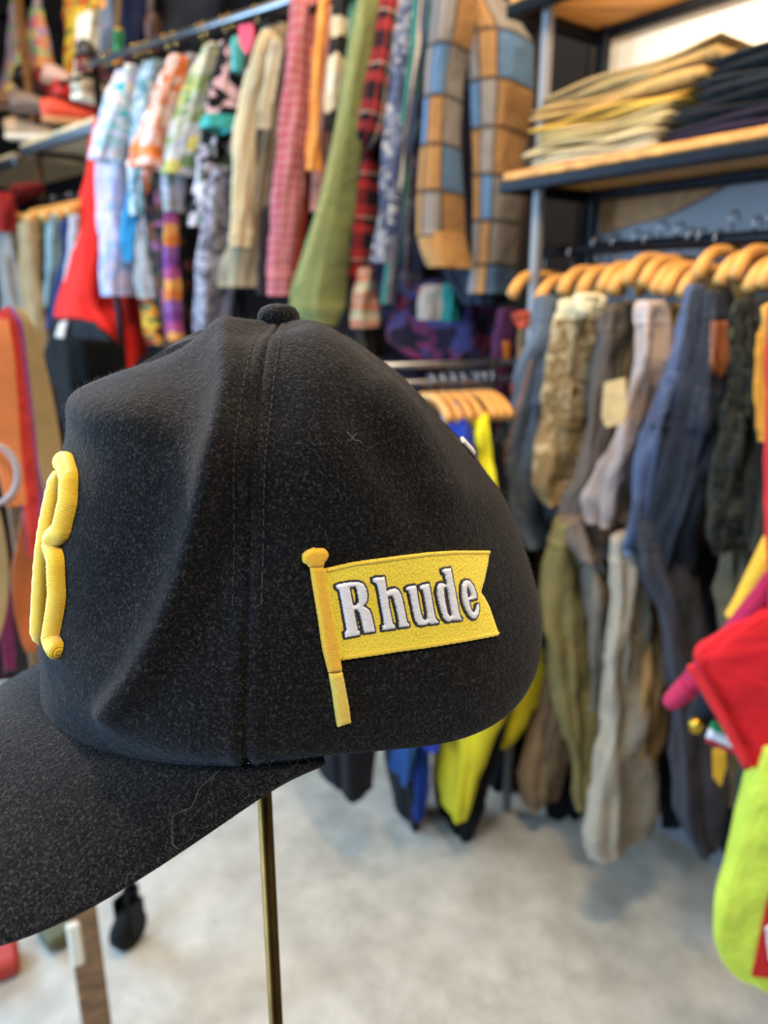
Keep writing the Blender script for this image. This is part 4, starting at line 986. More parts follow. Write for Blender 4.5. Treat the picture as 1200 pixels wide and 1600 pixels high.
for a in (('brown leather shoe at the left end of the shelf', 20, 162, .4, lt('6e4426'), lt('3a2414'), 0, .0), ('black shoe lying above the brown shoe on the shelf', 52, 140, 1.2, lt('221c1b'), lt('14100e'), .5, -.12),
          ('dark red shoe with a raised heel leaning on the pile', 78, 142, -.6, lt('8c241e'), lt('3a1814'), .7, -.1), ('taupe suede shoe in front of the black shoe', 62, 165, .2, lt('7d6757'), lt('4a3a30'), 0, .0),
          ('pale tan shoe at the front edge of the shelf', 52, 205, .1, lt('c9a37a'), lt('e8dcc6'), 0, .0), ('orange-red shoe at the front of the pile', 112, 180, .5, lt('d9482c'), lt('c98a5a'), 0, .0),
          ('bright red shoe in the middle of the pile', 122, 160, .9, lt('b5211c'), lt('6a1814'), .2, -.1), ('pale pink shoe standing behind the red ones', 106, 132, .3, lt('d3a99a'), lt('8a6a5c'), .3, -.16),
          ('cream trainer near the sleeve of the white floral shirt', 158, 148, 1.0, lt('b8ab93'), lt('d8d0bc'), 0, -.02), ('burgundy shoe on top of the pile', 162, 122, .4, lt('5c1a20'), lt('2a1012'), .2, -.12),
          ('grey and black shoe topmost behind the pile', 150, 104, 1.3, lt('4a4442'), lt('1c1a1a'), .4, -.2)): shoe(*a)
GLU = 'dresses above the shoe shelf'
D('floral_dress', 'pink, green and yellow floral sundress above the shoe shelf', 'dress', RKL, [
    ('skirt', [(10, 46, 66), (60, 38, 76), (100, 20, 84), (148, 2, 90)], -.2, .14, fl(('e98a9a', '8fbf7a', 'f0d27a', 'e27f8c', 'a8cf92', 'f2a56a', 'c9a0c4'), 11)),
    ('strap', [(-40, 56, 64), (15, 54, 64)], -.2, .02, cloth('b8a8b0'))], GLU)
D('floral_dress', 'lilac-pink floral dress half behind the green and pink sundress', 'dress', RKL, [
    ('skirt', [(-30, 18, 32), (45, 16, 36), (100, 8, 42), (150, -8, 40)], -.32, .1, fl(('d98f9f', 'b9a6c6', '9fc08c', 'e6b2a2', 'c8b4cc'), 12))], GLU)
D('printed_shirt', 'orange and yellow printed shirt left of the white panel shirt', 'shirt', RKL, [
    ('body', [(-40, 104, 190), (20, 104, 186), (60, 106, 180), (122, 108, 172)], -.34, .1, fl(('f0a41e', 'e8761c', 'f3c62c', '6f8a4a', 'efb03a', 'd9581c'), 13))], GLU)
D('white_shirt', 'cream white shirt hanging inside the orange printed shirt', 'shirt', RKL, [
    ('body', [(15, 122, 160), (60, 120, 156), (118, 114, 158)], -.18, .06, cloth('f0e6cc', .06))], GLU)
D('dotted_shirt', 'slate blue shirt with orange dots at the end of the upper rail', 'shirt', RKL, [
    ('sleeve', [(-40, 156, 186), (40, 156, 182), (100, 158, 178)], -.16, .05, fl(('5f6876', '6c7484', '5a6270', 'e8962a', '667080'), 16))], GLU)
D('green_orange_scarf', 'narrow orange and green scarf beside the dotted shirt', 'scarf', RKL, [
    ('body', [(44, 178, 191), (70, 178, 191), (102, 180, 190)], -.1, .03, stripes(('d9a03c', 'c98a30', '3f9a5c', '2f7a4a'), .22, 1)), ('loop', [(-40, 184, 189), (46, 182, 188)], -.1, .02, cloth('6a5030'))], GLU)
D('navy_jacket', 'navy jacket in the dark corner under the galvanised rail', 'jacket', RKL, [
    ('body', [(-40, 186, 240), (40, 190, 236), (108, 188, 226)], -.2, .12, cloth('1b2038'))], GLU)
D('brown_bag', 'brown leather pouch hanging in the dark corner', 'bag', RKL, [
    ('body', [(20, 228, 250), (50, 226, 250), (88, 230, 246)], -.05, .05, leather('4a2c1c')), ('strap', [(-40, 234, 240), (24, 233, 241)], -.05, .01, leather('3a2418'))], GLU)
D('black_coat', 'black coat behind the navy jacket under the galvanised rail', 'coat', RKL, [
    ('body', [(-60, 235, 420), (40, 240, 400), (110, 245, 380)], -.42, .14, cloth('191b20'))], GLU)
protoL = {}
def hangL(rack, s, label):
    if 'a' not in protoL: protoL['a'] = h = hanger(rack, s, rack.z - .05, .15, .06, HW, HK, 'trouser_hanger', .016, 3)
    else: h = copy_tree(protoL['a']); h.location = rack.pt(s, 0, rack.z - .05)
    tag(h, 'thick wooden hanger above the ' + short(label), 'hanger', 'hangers under the shoe shelf'); return h
GLT = 'trousers under the shoe shelf'
for lb, lv, off, m in (('pale grey trousers at the left end under the shoe shelf', [(352, -12, 26), (430, 0, 32), (495, 6, 42)], .12, cloth('a7a29c')),
        ('light brown trousers hanging longest under the shoe shelf', [(345, 30, 60), (430, 34, 64), (510, 42, 72), (600, 56, 82)], .14, cloth('a68a62')),
        ('olive green trousers next to the light brown pair', [(340, 58, 76), (420, 60, 74), (490, 64, 76)], .08, cloth('66705a')),
        ('grey-green faded trousers beside the olive pair', [(335, 74, 96), (420, 72, 94), (480, 68, 86)], .1, denim('6f8a8c', '97aaa8')),
        ('pale blue jeans in the middle under the shoe shelf', [(335, 86, 104), (420, 84, 102), (500, 68, 90)], .06, denim('7fa0ac', 'a8c0c4')),
        ('navy trousers next to the bright red dress', [(330, 98, 114), (400, 98, 112), (455, 86, 108), (515, 74, 96)], .1, cloth('27335c')),
        ('off-white trousers nearest the bright red dress', [(335, 108, 124), (390, 108, 122), (440, 102, 116)], .12, cloth('b4aeb0'))):
    D('trousers', lb, 'trousers', RKL, [('leg', lv, off, .08, m, trous(None, .12))], GLT, hangL)
D('red_jacket', 'dark red jacket at the left edge under the shoe shelf', 'jacket', RKL, [
    ('body', [(300, -20, 18), (320, -10, 20), (362, -10, 18)], .16, .06, cloth('9c2420')), ('sleeve', [(285, 20, 66), (300, 10, 60), (312, 6, 40)], .02, .08, cloth('a82a24'))], GLT)
D('dark_bag', 'black duffel bag hanging under the hem of the red dress', 'bag', RKL, [
    ('body', [(500, 84, 130), (530, 80, 170), (580, 76, 185), (640, 90, 190), (680, 110, 190)], .2, .16, cloth('07090a')), ('strap', [(325, 118, 124), (505, 100, 112)], .1, .02, cloth('20282a')),
    ('zip_edge', [(503, 92, 150), (520, 100, 160), (530, 130, 172)], .37, .01, cloth('15191c'))])
tg = patch_px('paper_tag', [(92, 505), (104, 500), (98, 528), (86, 526)], RKL, .40, cloth('d8bfae'), None)
tag(tg, 'small pale paper tag at the hem of the red dress', 'tag')

# ------------------------------------------------------------------ belts and straps on a wooden stand, near left
WT = wood('5e4632', '94704e', 5); bq = RKT.pt(.078, -.03, 0); bp = Vector((bq.x, bq.y))
t = empty('belt_stand', (bp.x, bp.y, 0), 'brown wooden stand near the camera hung with leather straps', 'stand')
MB().box((bp.x, bp.y, .715), (.05, .05, 1.43), .46, .004).build('post', WT, t)
cq = RKT.pt(-.1, .006, 1.468); MB().box(cq, (.42, .02, .02), .4636, .004).build('crossbar', WT, t)
cq = RKT.pt(.078, -.012, 1.445); MB().box(cq, (.03, .05, .05), .4636, .004).build('bracket', WT, t)
for a in (.4, 1.97, 3.54, 5.1): MB().box((bp.x + .06 * math.cos(a), bp.y + .06 * math.sin(a), .02), (.10, .04, .04), a, .004).build('foot', WT, t)
wq = RKT.hit(118, 1475, .03); MB().box(wq, (.022, .012, .09), .46, .004).build('white_peg', paint('e4dcc8'), t)
GS = 'straps on the wooden stand'
def strap(name, label, pts, off, m, cat='strap'):
    """a flat leather strap along px points (px, py, width)"""
    P = []; W = []
    for i in range(len(pts) - 1):
        for k in range(6):
            f = k / 6; P.append([pts[i][j] * (1 - f) + pts[i + 1][j] * f for j in range(3)])
    P.append(list(pts[-1]))
    for _ in range(3): P = [P[0]] + [[(P[i - 1][j] + 2 * P[i][j] + P[i + 1][j]) / 4 for j in range(3)] for i in range(1, len(P) - 1)] + [P[-1]]
    Q = [RKT.hit(x, y, off + .004 * math.sin(i * .3)) for i, (x, y, w_) in enumerate(P)]; V = []; UV = []; Fc = []; nn = Vector((RKT.n.x, RKT.n.y, 0)); L = 0
    for i, q in enumerate(Q):
        tg_ = (Q[min(i + 1, len(Q) - 1)] - Q[max(i - 1, 0)]).normalized(); sd = tg_.cross(nn).normalized(); hw = P[i][2] / 2 / F * depth(q)
        if i: L += (q - Q[i - 1]).length
        for a, b in ((-1, 0), (-.9, 1), (.9, 1), (1, 0), (.9, -1), (-.9, -1)):
            V.append(tuple(q + sd * hw * a + nn * .0022 * b)); UV.append((a * hw, L))
    for i in range(len(Q) - 1):
        for k in range(6): Fc.append((i * 6 + k, i * 6 + (k + 1) % 6, (i + 1) * 6 + (k + 1) % 6, (i + 1) * 6 + k))
    Fc += [tuple(range(6))[::-1], tuple((len(Q) - 1) * 6 + k for k in range(6))]
    return tag(mesh(name, V, Fc, m, None, tuple(Q[-1]), UV, False), label, cat, GS)
strap('leather_strap', 'wide tan leather strap nearest the front of the cap', [(18, 488, 34), (40, 520, 36), (62, 620, 38), (80, 720, 36), (92, 800, 34), (96, 900, 30)], .02, leather('a58a5a'), 'strap')
strap('woven_strap', 'red and purple woven strap beside the wide tan strap', [(2, 484, 30), (18, 505, 34), (30, 600, 32), (42, 700, 30), (52, 800, 30), (58, 868, 28)], .035, stripes(('c8352c', 'd84a38', '7a3a78', '8f4a86', 'c03a34'), .036), 'strap')
strap('leather_strap', 'orange leather strap at the left edge of the photo', [(-14, 500, 50), (-2, 560, 46), (6, 640, 42), (14, 720, 36), (26, 790, 30)], .05, leather('d0743a'), 'strap')
strap('leather_strap', 'brown leather strap between the orange and red straps', [(20, 560, 26), (30, 640, 28), (46, 740, 30), (62, 830, 28), (72, 900, 22)], .012, leather('8a5a38'), 'strap')
strap('leather_belt', 'broad orange-brown belt end hanging lowest behind the yellow letter', [(48, 800, 26), (46, 850, 36), (40, 890, 42), (42, 950, 38), (50, 1000, 30), (52, 1018, 20)], .03, leather('b8602c'), 'belt')
strap('leather_belt', 'pale leather belt loop at the left edge of the photo', [(-16, 800, 30), (-4, 850, 26), (2, 900, 24), (-2, 960, 22), (-14, 1000, 20)], .045, leather('a98a58'), 'belt')
strap('pink_strap', 'dark pink strap hanging below the pale belt loop', [(2, 880, 18), (8, 950, 20), (14, 1010, 20), (16, 1046, 14)], .02, cloth('7a2a4c'), 'strap')
strap('dark_strap', 'black leather strap behind the orange-brown belt end', [(66, 600, 40), (70, 760, 60), (60, 900, 80), (50, 1050, 80)], -.03, leather('2a211d'), 'strap')
strap('dark_strap', 'dark red patterned strap low at the left edge', [(0, 700, 60), (10, 830, 60), (20, 950, 70), (26, 1060, 60)], -.045, stripes(('3a1a1a', '241816', '5a1f24', '2c2420'), .03), 'strap')
rp = []
for k in range(25):
    a = R(-110 + 215 * k / 24); rp.append((-12 + 40 * math.cos(a), 742 - 46 * math.sin(a)))
Q = [RKT.hit(x, y, .075) for x, y in rp]; b = MB(); b.tube(Q, .0044, 8)
for k, q in enumerate(Q[:-1]):                       # twisted strands
    d = Q[k + 1] - q; b.tube([q + Vector((0, -.0022, .0016)), q + d * .5 + Vector((0, -.0036, 0)), q + d + Vector((0, -.0022, -.0016))], .0024, 5)
tag(b.build('rope_loop', cloth('b0a3a4'), None, tuple(Q[0]), True), 'pale twisted rope loop over the straps at the left edge', 'rope')

# ------------------------------------------------------------------ right-hand rack: hangers, trousers
protoR = {}
ORD = 'first second third fourth fifth sixth seventh eighth ninth tenth eleventh twelfth thirteenth fourteenth fifteenth sixteenth'.split()
def hangR(px, py, k):
    p = RKR.hit(px, py + 8, .115); s = RKR.s_of(p); zc = min(p.z + .045, 1.597)
    if 'a' not in protoR: protoR['a'] = h = hanger(RKR, s, zc, .115, .052, HW, HK, 'trouser_hanger', .0100, 4)
    else: h = copy_tree(protoR['a']); h.location = RKR.pt(s, 0, zc)
    return tag(h, ORD[k] + ' wooden trouser hanger from the rack post on the right-hand rail', 'hanger', 'hangers on the trouser rail')
for k, (px, py) in enumerate(((800, 450), (842, 458), (878, 445), (908, 445), (940, 440), (957, 444), (980, 428), (1006, 432), (1024, 442), (1040, 444), (1066, 448), (1090, 415), (1125, 430), (1148, 420), (1170, 440), (1190, 434))): hangR(px, py, k)
GR = 'trousers on the upper right rail'
D('purple_blouse', 'dark purple blouse with a small yellow and red patch at the rail end', 'blouse', RKR, [
    ('body', [(485, 778, 806), (560, 769, 801), (650, 764, 791), (712, 758, 776)], -.02, .08, cloth('46203f')), ('patch', [(784, 532), (798, 534), (797, 566), (783, 564)], stripes(('d98a1f', 'd98a1f', 'a82a1c'), .03))], GR)
D('khaki_vest', 'khaki vest with orange edging next to the purple blouse', 'blouse', RKR, [
    ('body', [(505, 812, 836), (560, 808, 832), (625, 801, 818)], .02, .06, cloth('8a6a42')), ('collar', [(490, 808, 840), (512, 810, 838)], .05, .05, cloth('b8482c')), ('hem', [(600, 800, 818), (632, 802, 812)], .05, .04, cloth('c2502e'))], GR)
def pant(label, lv, off, b, m, wb=None, extra=(), name='jeans', cat='jeans'):
    return D(name, label, cat, RKR, [('leg', lv, off, b, m, dict(trous(wb, .09), amp=.22))] + list(extra), GR)
pant('faded blue-grey jeans nearest the end of the trouser rail', [(465, 838, 884), (540, 829, 888), (620, 802, 872), (700, 776, 856), (780, 760, 846), (825, 772, 846), (860, 800, 858)], .10, .1, denim('3d4b5c', '6c7684'), denim('465364', '5f6b78'),
     [('back_pocket', [(842, 562), (874, 566), (858, 640), (828, 636)], denim('47556a', '727c8a')), ('side_seam', [(828, 560), (834, 560), (786, 740), (772, 800), (766, 800), (780, 738)], cloth('8a6a5a'))])
pant('khaki camouflage cargo trousers left of the price tag', [(470, 876, 946), (540, 868, 932), (620, 854, 918), (700, 838, 904), (765, 829, 892), (792, 848, 886)], .12, .09, camo(('a38a62', '8a7048', 'b8a078', '6f5a3a')), cloth('c8b890'),
     [('cargo_pocket', [(868, 660), (904, 664), (894, 750), (856, 744)], camo(('a38a62', '9a8458', 'b8a078'))), ('pocket_flap', [(868, 646), (910, 650), (906, 674), (866, 668)], cloth('8f7850'))], 'cargo_trousers', 'trousers')
pant('grey-brown trousers with a turned up hem beside the camouflage pair', [(480, 938, 988), (560, 929, 972), (650, 918, 962), (750, 902, 950), (830, 868, 938), (872, 888, 962), (896, 925, 960)], .08, .09, cloth('6b625c', .22), None,
     [('turned_hem', [(820, 876, 940), (850, 890, 950), (880, 905, 958)], .12, .07, cloth('7d7066'))], 'trousers', 'trousers')
pant('olive-beige trousers half hidden behind the price tag', [(474, 965, 1004), (560, 962, 990), (650, 955, 985), (760, 938, 960)], .02, .08, cloth('7a6c50'), None, (), 'trousers', 'trousers')
pant('pinkish beige trousers in the middle of the trouser rail', [(474, 995, 1044), (560, 998, 1043), (640, 974, 1026), (720, 948, 1006), (795, 914, 990), (826, 922, 978)], .13, .09, cloth('b09c92', .12), cloth('bcaaa2'),
     [('side_seam', [(1016, 500), (1021, 500), (1000, 650), (962, 770), (956, 770), (995, 648)], cloth('96837a')), ('lining', [(800, 916, 985), (826, 930, 975), (850, 945, 965)], .08, .05, cloth('6d4a30'))], 'trousers', 'trousers')
pant('sand coloured trousers edging the pinkish beige pair', [(478, 1034, 1068), (600, 1010, 1042), (750, 975, 1007), (820, 968, 990)], .06, .07, cloth('b09560'), None, (), 'trousers', 'trousers')
pant('mid-blue jeans with faded bands right of the beige trousers', [(448, 1072, 1100), (560, 1048, 1090), (660, 1014, 1074), (760, 990, 1054), (842, 984, 1042), (872, 968, 1010), (895, 970, 990)], .14, .08, denim('3c4866', '66728e'), denim('46526e', '5d6984'),
     [('back_pocket', [(1042, 580), (1082, 584), (1066, 652), (1028, 646)], denim('465270', '6c7894')), ('seam', [(1016, 662), (1070, 668), (1069, 674), (1014, 668)], cloth('2c3650')), ('faded_hem', [(972, 858), (1000, 862), (988, 892), (972, 890)], denim('8fa4c8', 'b4c2dc'))])
pant('dark indigo jeans with a brown leather waist patch', [(458, 1098, 1140), (560, 1090, 1144), (660, 1068, 1134), (760, 1048, 1118), (850, 1020, 1088), (905, 1010, 1072)], .11, .1, denim('22262f', '3a3f4a'), denim('262b36', '3c424e'),
     [('leather_patch', [(1112, 500), (1144, 502), (1142, 570), (1128, 594), (1108, 580)], leather('a0603a')), ('back_pocket', [(1086, 604), (1130, 610), (1116, 680), (1072, 670)], denim('2a2f3a', '444a56'))])
pant('black and olive camouflage trousers near the right edge', [(470, 1148, 1190), (560, 1148, 1192), (680, 1138, 1184), (800, 1114, 1164), (845, 1108, 1152), (868, 1118, 1142)], .12, .09, camo(('24241f', '34342b', '1b1b19', '45432f')), None,
     [('cargo_pocket', [(1148, 644), (1182, 648), (1174, 740), (1136, 734)], camo(('2a2a24', '383830', '20201d')))], 'cargo_trousers', 'trousers')
pant('dark trousers with a yellow side stripe at the right edge', [(468, 1182, 1250), (600, 1186, 1250), (700, 1186, 1246), (860, 1170, 1236)], .06, .09, cloth('2b2a26'), None,
     [('side_stripe', [(500, 1192, 1204), (690, 1190, 1202)], .16, .006, cloth('c98a2a'))], 'trousers', 'trousers')
pant('brown corduroy trousers behind the indigo jeans', [(470, 1128, 1160), (600, 1122, 1152), (760, 1092, 1128), (860, 1076, 1110)], .02, .08, stripes(('4a3a2a', '5c4a36'), .012), None, (), 'trousers', 'trousers')
pt_ = patch_px('price_tag', [(944, 598), (976, 590), (980, 640), (974, 662), (946, 668), (940, 650)], RKR, .26, cloth('c9a56c'), None, .003)
tag(pt_, 'kraft paper price tag hanging in front of the grey-brown trousers', 'tag')
D('cream_sash', 'cream cloth waistband folded over the camouflage trousers', 'sash', RKR, [('body', [(462, 896, 940), (476, 900, 946), (492, 912, 936)], .19, .03, cloth('d9c9a0'))])
GLR = 'trousers on the lower right rail'
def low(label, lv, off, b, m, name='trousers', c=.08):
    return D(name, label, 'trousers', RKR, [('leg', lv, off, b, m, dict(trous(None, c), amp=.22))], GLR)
low('olive chinos right of the cap on the lower rail', [(822, 868, 950), (900, 843, 938), (1000, 850, 930), (1100, 866, 931), (1200, 895, 929), (1272, 905, 926)], .10, .12, cloth('857849'))
low('brown jogging trousers beside the rack post', [(1000, 868, 910), (1080, 850, 898), (1150, 830, 890), (1232, 814, 882), (1270, 820, 868)], .02, .09, cloth('8f7150'))
low('taupe trousers hanging behind the pale grey pair', [(840, 900, 965), (940, 915, 986), (1050, 928, 962), (1150, 924, 946), (1248, 924, 940)], .06, .09, cloth('857a6c'))
low('pale stone-grey trousers with a rolled hem, nearest to the floor', [(846, 956, 1010), (940, 958, 1014), (1050, 945, 1003), (1150, 944, 1003), (1250, 924, 1006), (1320, 915, 1005), (1350, 932, 998)], .15, .1, cloth('a89c88'))
low('tan trousers just right of the pale stone-grey pair', [(880, 1000, 1036), (930, 1000, 1032), (1050, 1003, 1040), (1150, 1002, 1034), (1264, 1003, 1016)], .08, .09, cloth('a9814c'))
low('slate grey trousers tapering to the floor on the lower rail', [(820, 985, 1064), (900, 1000, 1074), (960, 1028, 1088), (1100, 1044, 1112), (1200, 1054, 1122), (1285, 1062, 1122), (1345, 1102, 1118)], .12, .1, cloth('3d3c42'))
low('navy jeans in the dark between the tan and slate pairs', [(840, 1030, 1070), (1000, 1040, 1090), (1200, 1030, 1080), (1300, 1036, 1070)], -.06, .1, denim('161c28', '222a38'))
low('khaki work trousers behind the red jersey', [(860, 1130, 1180), (1000, 1128, 1170), (1120, 1122, 1156), (1262, 1124, 1158)], .02, .09, cloth('6d6450'))
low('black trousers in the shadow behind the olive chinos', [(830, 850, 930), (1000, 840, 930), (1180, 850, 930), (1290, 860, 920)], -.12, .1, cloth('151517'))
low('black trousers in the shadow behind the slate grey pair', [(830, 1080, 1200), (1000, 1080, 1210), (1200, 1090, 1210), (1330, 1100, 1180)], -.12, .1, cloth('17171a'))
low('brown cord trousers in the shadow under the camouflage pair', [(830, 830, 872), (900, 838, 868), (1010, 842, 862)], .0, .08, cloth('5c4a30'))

# ------------------------------------------------------------------ rolling rack between, seen under and beside the cap
t = empty('rolling_rack', (RKB.base.x - .4, RKB.base.y - .15, 0), 'black rolling garment rack on casters behind the cap', 'clothes rail')
s0, s1 = -.78, .08
pc = at_z(213, 1466, 0.0); e0 = Vector((pc.x, pc.y, 0)); e1 = RKB.pt(s1, 0, 0)
em = RKB.pt(-.42, 0, 0)
for zz in (1.31, 1.352): rod(em + Vector((0, 0, zz)), RKB.pt(.22, 0, zz), .008, 'rail', STEEL, t)
rod(e0 + Vector((0, 0, .62)), em + Vector((0, 0, .62)), .010, 'cross_bar', DARKM, t)
rod(em + Vector((0, 0, .61)), em + Vector((0, 0, 1.36)), .011, 'post', DARKM, t)
rod(em + Vector((0, 0, .62)), e1 + Vector((0, 0, .62)), .010, 'cross_bar', DARKM, t)
for e, zt in ((e0, .63), (e1, 1.36)): rod(e + Vector((0, 0, .13)), e + Vector((0, 0, zt)), .011, 'post', DARKM, t)
def caster(x, y, ang):
    mb = MB(); mb.tube([(x, y, .10), (x, y, .125), (x, y, .15)], .02, 8)
    ca, sa = math.cos(ang), math.sin(ang)
    for k in (-1, 1): mb.box((x - .012 * ca + k * .025 * -sa, y - .012 * sa + k * .025 * ca, .085), (.046, .006, .09), ang, .001)
    f = mb.build('caster_fork', DARKM, t)
    wv = MB(); c = Vector((x - .02 * ca, y - .02 * sa, .048)); ax = Vector((-sa, ca, 0)); u = Vector((ca, sa, 0))
    prof = [(.006, -.020), (.040, -.020), (.048, -.014), (.048, .014), (.040, .020), (.006, .020)]; n = 20; V = []; Fc = []
    for r_, h in prof:
        for k in range(n): a = 2 * math.pi * k / n; V.append(c + ax * h + (u * math.cos(a) + Vector((0, 0, 1)) * math.sin(a)) * r_)
    for i in range(5):
        for k in range(n): Fc.append((i * n + k, i * n + (k + 1) % n, (i + 1) * n + (k + 1) % n, (i + 1) * n + k))
    mesh('wheel', V, Fc + [tuple(range(n))[::-1], tuple(5 * n + k for k in range(n))], cloth('1e1e20'), f, wloc(f))
caster(e0.x, e0.y, 1.1); caster(e1.x, e1.y, .4)
protoB = {}
def hangB(px, k):
    p = RKB.hit(px, 600, 0); s = RKB.s_of(p)
    if 'a' not in protoB: protoB['a'] = h = hanger(RKB, s, 1.31 - .035, .11, .045, HW, HK, 'wooden_hanger', .009, 2.5)
    else: h = copy_tree(protoB['a']); h.location = RKB.pt(s, 0, 1.31 - .035)
    tag(h, ORD[k] + ' wooden hanger from the cap on the rolling rack', 'hanger', 'hangers on the rolling rack')
for k, px in enumerate((672, 688, 704, 720, 740, 752, 764)): hangB(px, k)
GB = 'clothes on the rolling rack'
D('blue_jacket', 'royal blue jacket on the rolling rack behind the cap', 'jacket', RKB, [
    ('body', [(632, 696, 716), (665, 688, 738), (720, 680, 745), (900, 660, 745), (1100, 620, 690), (1165, 610, 682)], .06, .12, cloth('21399a')),
    ('sleeve', [(900, 610, 660), (1150, 612, 655), (1222, 612, 640)], .1, .06, cloth('2c5fa8')), ('sleeve', [(1100, 636, 680), (1200, 640, 668), (1284, 644, 662)], .02, .05, cloth('1c3a8a'))], GB)
D('navy_jacket', 'navy jacket between the blue and the yellow ones', 'jacket', RKB, [
    ('body', [(630, 726, 742), (680, 712, 742), (800, 700, 744), (1100, 660, 700)], .0, .12, cloth('1a2350'))], GB)
D('yellow_tracksuit', 'bright yellow overalls with flared legs on the rolling rack', 'overalls', RKB, [
    ('leg', [(900, 680, 780), (1100, 682, 800), (1160, 681, 770), (1200, 680, 752), (1250, 679, 738), (1283, 690, 730)], .10, .12, cloth('e3d51c', .1), dict(amp=.12)),
    ('body', [(650, 742, 762), (680, 726, 766), (712, 735, 766), (900, 690, 780)], .10, .1, cloth('ecdf12', .08)),
    ('sleeve', [(1020, 790, 846), (1100, 775, 842), (1150, 758, 812), (1168, 748, 790)], .04, .08, cloth('cfc21a', .12))], GB)
D('black_trousers', 'black trousers hanging left of the blue jacket behind the cap', 'trousers', RKB, [
    ('leg', [(700, 470, 620), (1100, 490, 600), (1200, 495, 590), (1240, 500, 580)], -.02, .12, cloth('16181c')),
    ('leg', [(700, 590, 690), (1100, 590, 680), (1230, 605, 660), (1308, 625, 655)], -.08, .1, cloth('14161a'))], GB)
D('black_trousers', 'black trousers hanging right behind the yellow overalls', 'trousers', RKB, [
    ('leg', [(700, 680, 790), (1100, 690, 810), (1240, 684, 760), (1316, 690, 735)], .0, .1, cloth('121316')),
    ('leg', [(700, 760, 830), (1100, 770, 850), (1240, 745, 800)], -.16, .1, cloth('131417'))], GB)

# ------------------------------------------------------------------ football shirts at the right edge, nearest rack
t = empty('jersey_rail', RKC.pt(.25, 0, 0), 'steel rail at the right edge holding bright football jerseys', 'clothes rail')
rod(RKC.pt(.04, -.02, 1.62), RKC.pt(.9, -.02, 1.62), .012, 'rail', STEEL, t)
rod(RKC.pt(.3, -.1, 0), RKC.pt(.3, -.1, 1.62), .014, 'post', STEEL, t); rod(RKC.pt(.3, -.02, 1.62), RKC.pt(.3, -.12, 1.62), .012, 'arm', STEEL, t)
GC = 'football jerseys at the right edge'
def jersey(name, label, parts):
    root = None
    for kind_, nm, a, off, b, m in parts:
        if root is None:
            p = a[-1]; root = empty(name, RKC.hit(p[0] if kind_ == 'r' else (p[1] + p[2]) / 2, p[1] if kind_ == 'r' else p[0], off), label, 'jersey', GC)
        if kind_ == 'r': ribbon_px(nm, a, RKC, off, m, root)
        elif kind_ == 'p': patch_px(nm, a, RKC, off, m, root, b)
        else: drape(nm, a, RKC, off, b, m, root, amp=.05)
jersey('jersey', 'yellow and crimson jersey whose sleeve points down left', [
    ('r', 'sleeve', [(1215, 845, 44), (1192, 890, 42), (1165, 945, 40), (1150, 968, 38)], .02, 0, cloth('eab02c', .1)),
    ('r', 'stripe', [(1215, 895, 30), (1178, 948, 34), (1130, 1012, 38), (1078, 1070, 36), (1052, 1096, 26)], .06, 0, cloth('a81c46', .1)),
    ('r', 'cuff', [(1075, 1074, 37), (1050, 1096, 30), (1042, 1102, 20)], .063, 0, cloth('b8284e', .1)),
    ('d', 'body', [(480, 1195, 1300), (700, 1215, 1330), (860, 1205, 1340), (1000, 1215, 1340)], -.02, .06, cloth('d99a2a', .1))])
jersey('jersey', 'black and navy jersey between the crimson and red ones', [
    ('r', 'sleeve', [(1220, 930, 40), (1175, 1000, 46), (1130, 1065, 46), (1098, 1115, 40), (1085, 1132, 30)], -.03, 0, cloth('1d2129')),
    ('d', 'body', [(480, 1205, 1300), (900, 1205, 1300), (1100, 1170, 1280), (1180, 1150, 1260), (1262, 1158, 1200)], -.06, .06, cloth('1b2350'))])
gb = MB(); pq = RKC.hit(1088, 1134, .0); gb.lathe([(.001, -.012), (.009, -.010), (.012, -.002), (.012, .006), (.008, .012), (.001, .013)], 14, tuple(pq))
tag(gb.build('brass_bell', metal('c9a03a', .35), None, tuple(pq), True), 'small brass bell hanging at the tip of the black sleeve', 'bell')
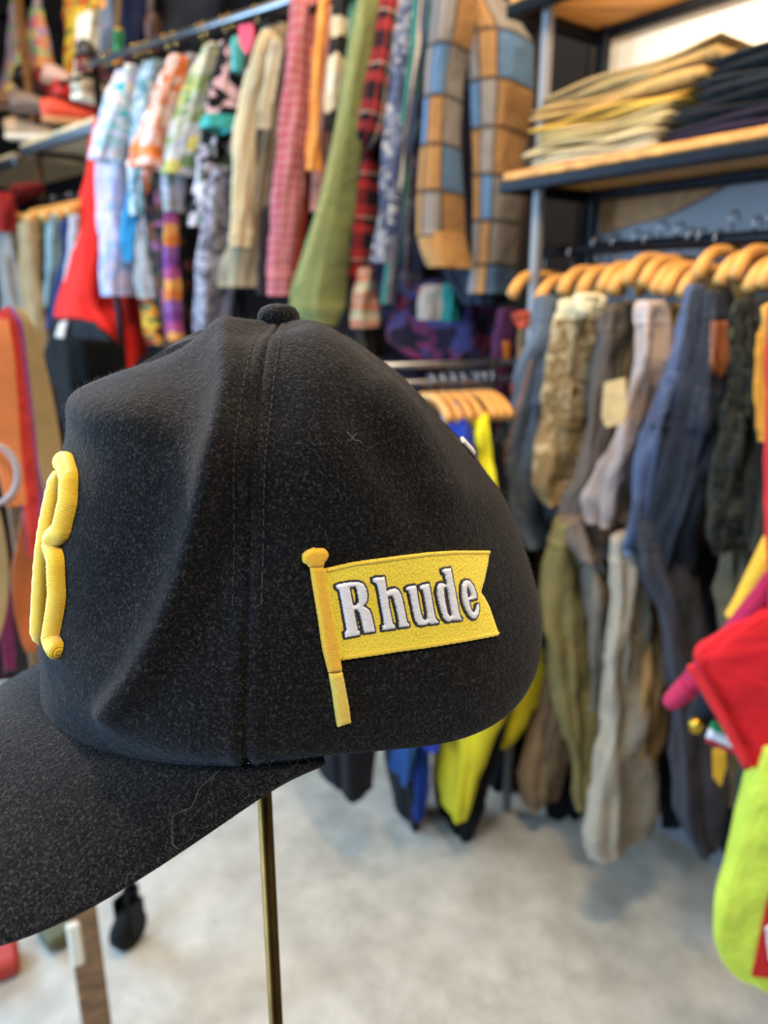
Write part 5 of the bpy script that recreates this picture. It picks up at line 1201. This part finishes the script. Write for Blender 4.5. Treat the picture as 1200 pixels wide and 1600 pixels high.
jersey('jersey', 'plain bright red jersey with its sleeve hanging forward', [
    ('d', 'sleeve', [(965, 1188, 1290), (1000, 1135, 1290), (1035, 1090, 1290), (1062, 1092, 1285), (1120, 1128, 1280), (1175, 1156, 1270), (1202, 1165, 1250)], .07, .018, cloth('d8151c', .1)),
    ('r', 'cuff', [(1078, 1040, 12), (1096, 1068, 14), (1128, 1122, 14), (1168, 1200, 12)], .105, 0, cloth('e02a2e')),
    ('d', 'body', [(480, 1205, 1290), (980, 1195, 1290)], .05, .05, cloth('d8151c', .1))])
jersey('jersey', 'white jersey with green and red trim under the red sleeve', [
    ('r', 'hem', [(1108, 1144, 22), (1140, 1158, 24), (1180, 1172, 26), (1230, 1180, 30)], .02, 0, cloth('e8e4ea', .05)),
    ('r', 'green_trim', [(1112, 1132, 14), (1134, 1142, 14), (1160, 1150, 12)], .03, 0, cloth('1f8a4a')),
    ('r', 'red_trim', [(1104, 1156, 8), (1136, 1170, 8), (1176, 1186, 8)], .03, 0, cloth('c02a3a'))])
tag(patch_px('yellow_tag', [(1113, 1172), (1134, 1168), (1136, 1196), (1126, 1230), (1114, 1214)], RKC, .0, cloth('e09a1c'), None, .003), 'orange-yellow cloth tag hanging below the white jersey hem', 'tag')
jersey('jersey', 'lime yellow jersey with a red side stripe, lowest at the right edge', [
    ('d', 'body', [(1180, 1186, 1300), (1270, 1164, 1300), (1350, 1140, 1300), (1440, 1116, 1296), (1495, 1116, 1292), (1525, 1128, 1288), (1546, 1150, 1280)], .06, .05, cloth('c8d23c', .08)),
    ('p', 'side_stripe', [(1206, 1385), (1196, 1420), (1180, 1500), (1174, 1526), (1215, 1530), (1215, 1390)], .115, .004, cloth('c8201c')),
    ('p', 'white_number', [(1196, 1452), (1215, 1440), (1215, 1512), (1202, 1500)], .122, .003, cloth('f0ecee', .04))])
jersey('jersey', 'dark green jersey edge behind the lime one', [
    ('d', 'body', [(1150, 1175, 1260), (1250, 1158, 1260), (1330, 1142, 1250), (1400, 1134, 1240)], .0, .05, cloth('2a3428'))])
# things on the floor at lower left
tag(MB().box(at_z(-8, 1500, .03), (.10, .10, .05), .5, .01).build('red_box', paint('a8372c', .6), None, tuple(at_z(-8, 1500, 0))), 'red box lying on the floor at the lower left', 'box')
pz = at_z(86, 1454, .03); tag(MB().box(pz, (.06, .09, .04), .8, .006).build('olive_box', paint('5a583c', .6), None, (pz.x, pz.y, 0)), 'small olive box on the floor beside the wooden stand', 'box')
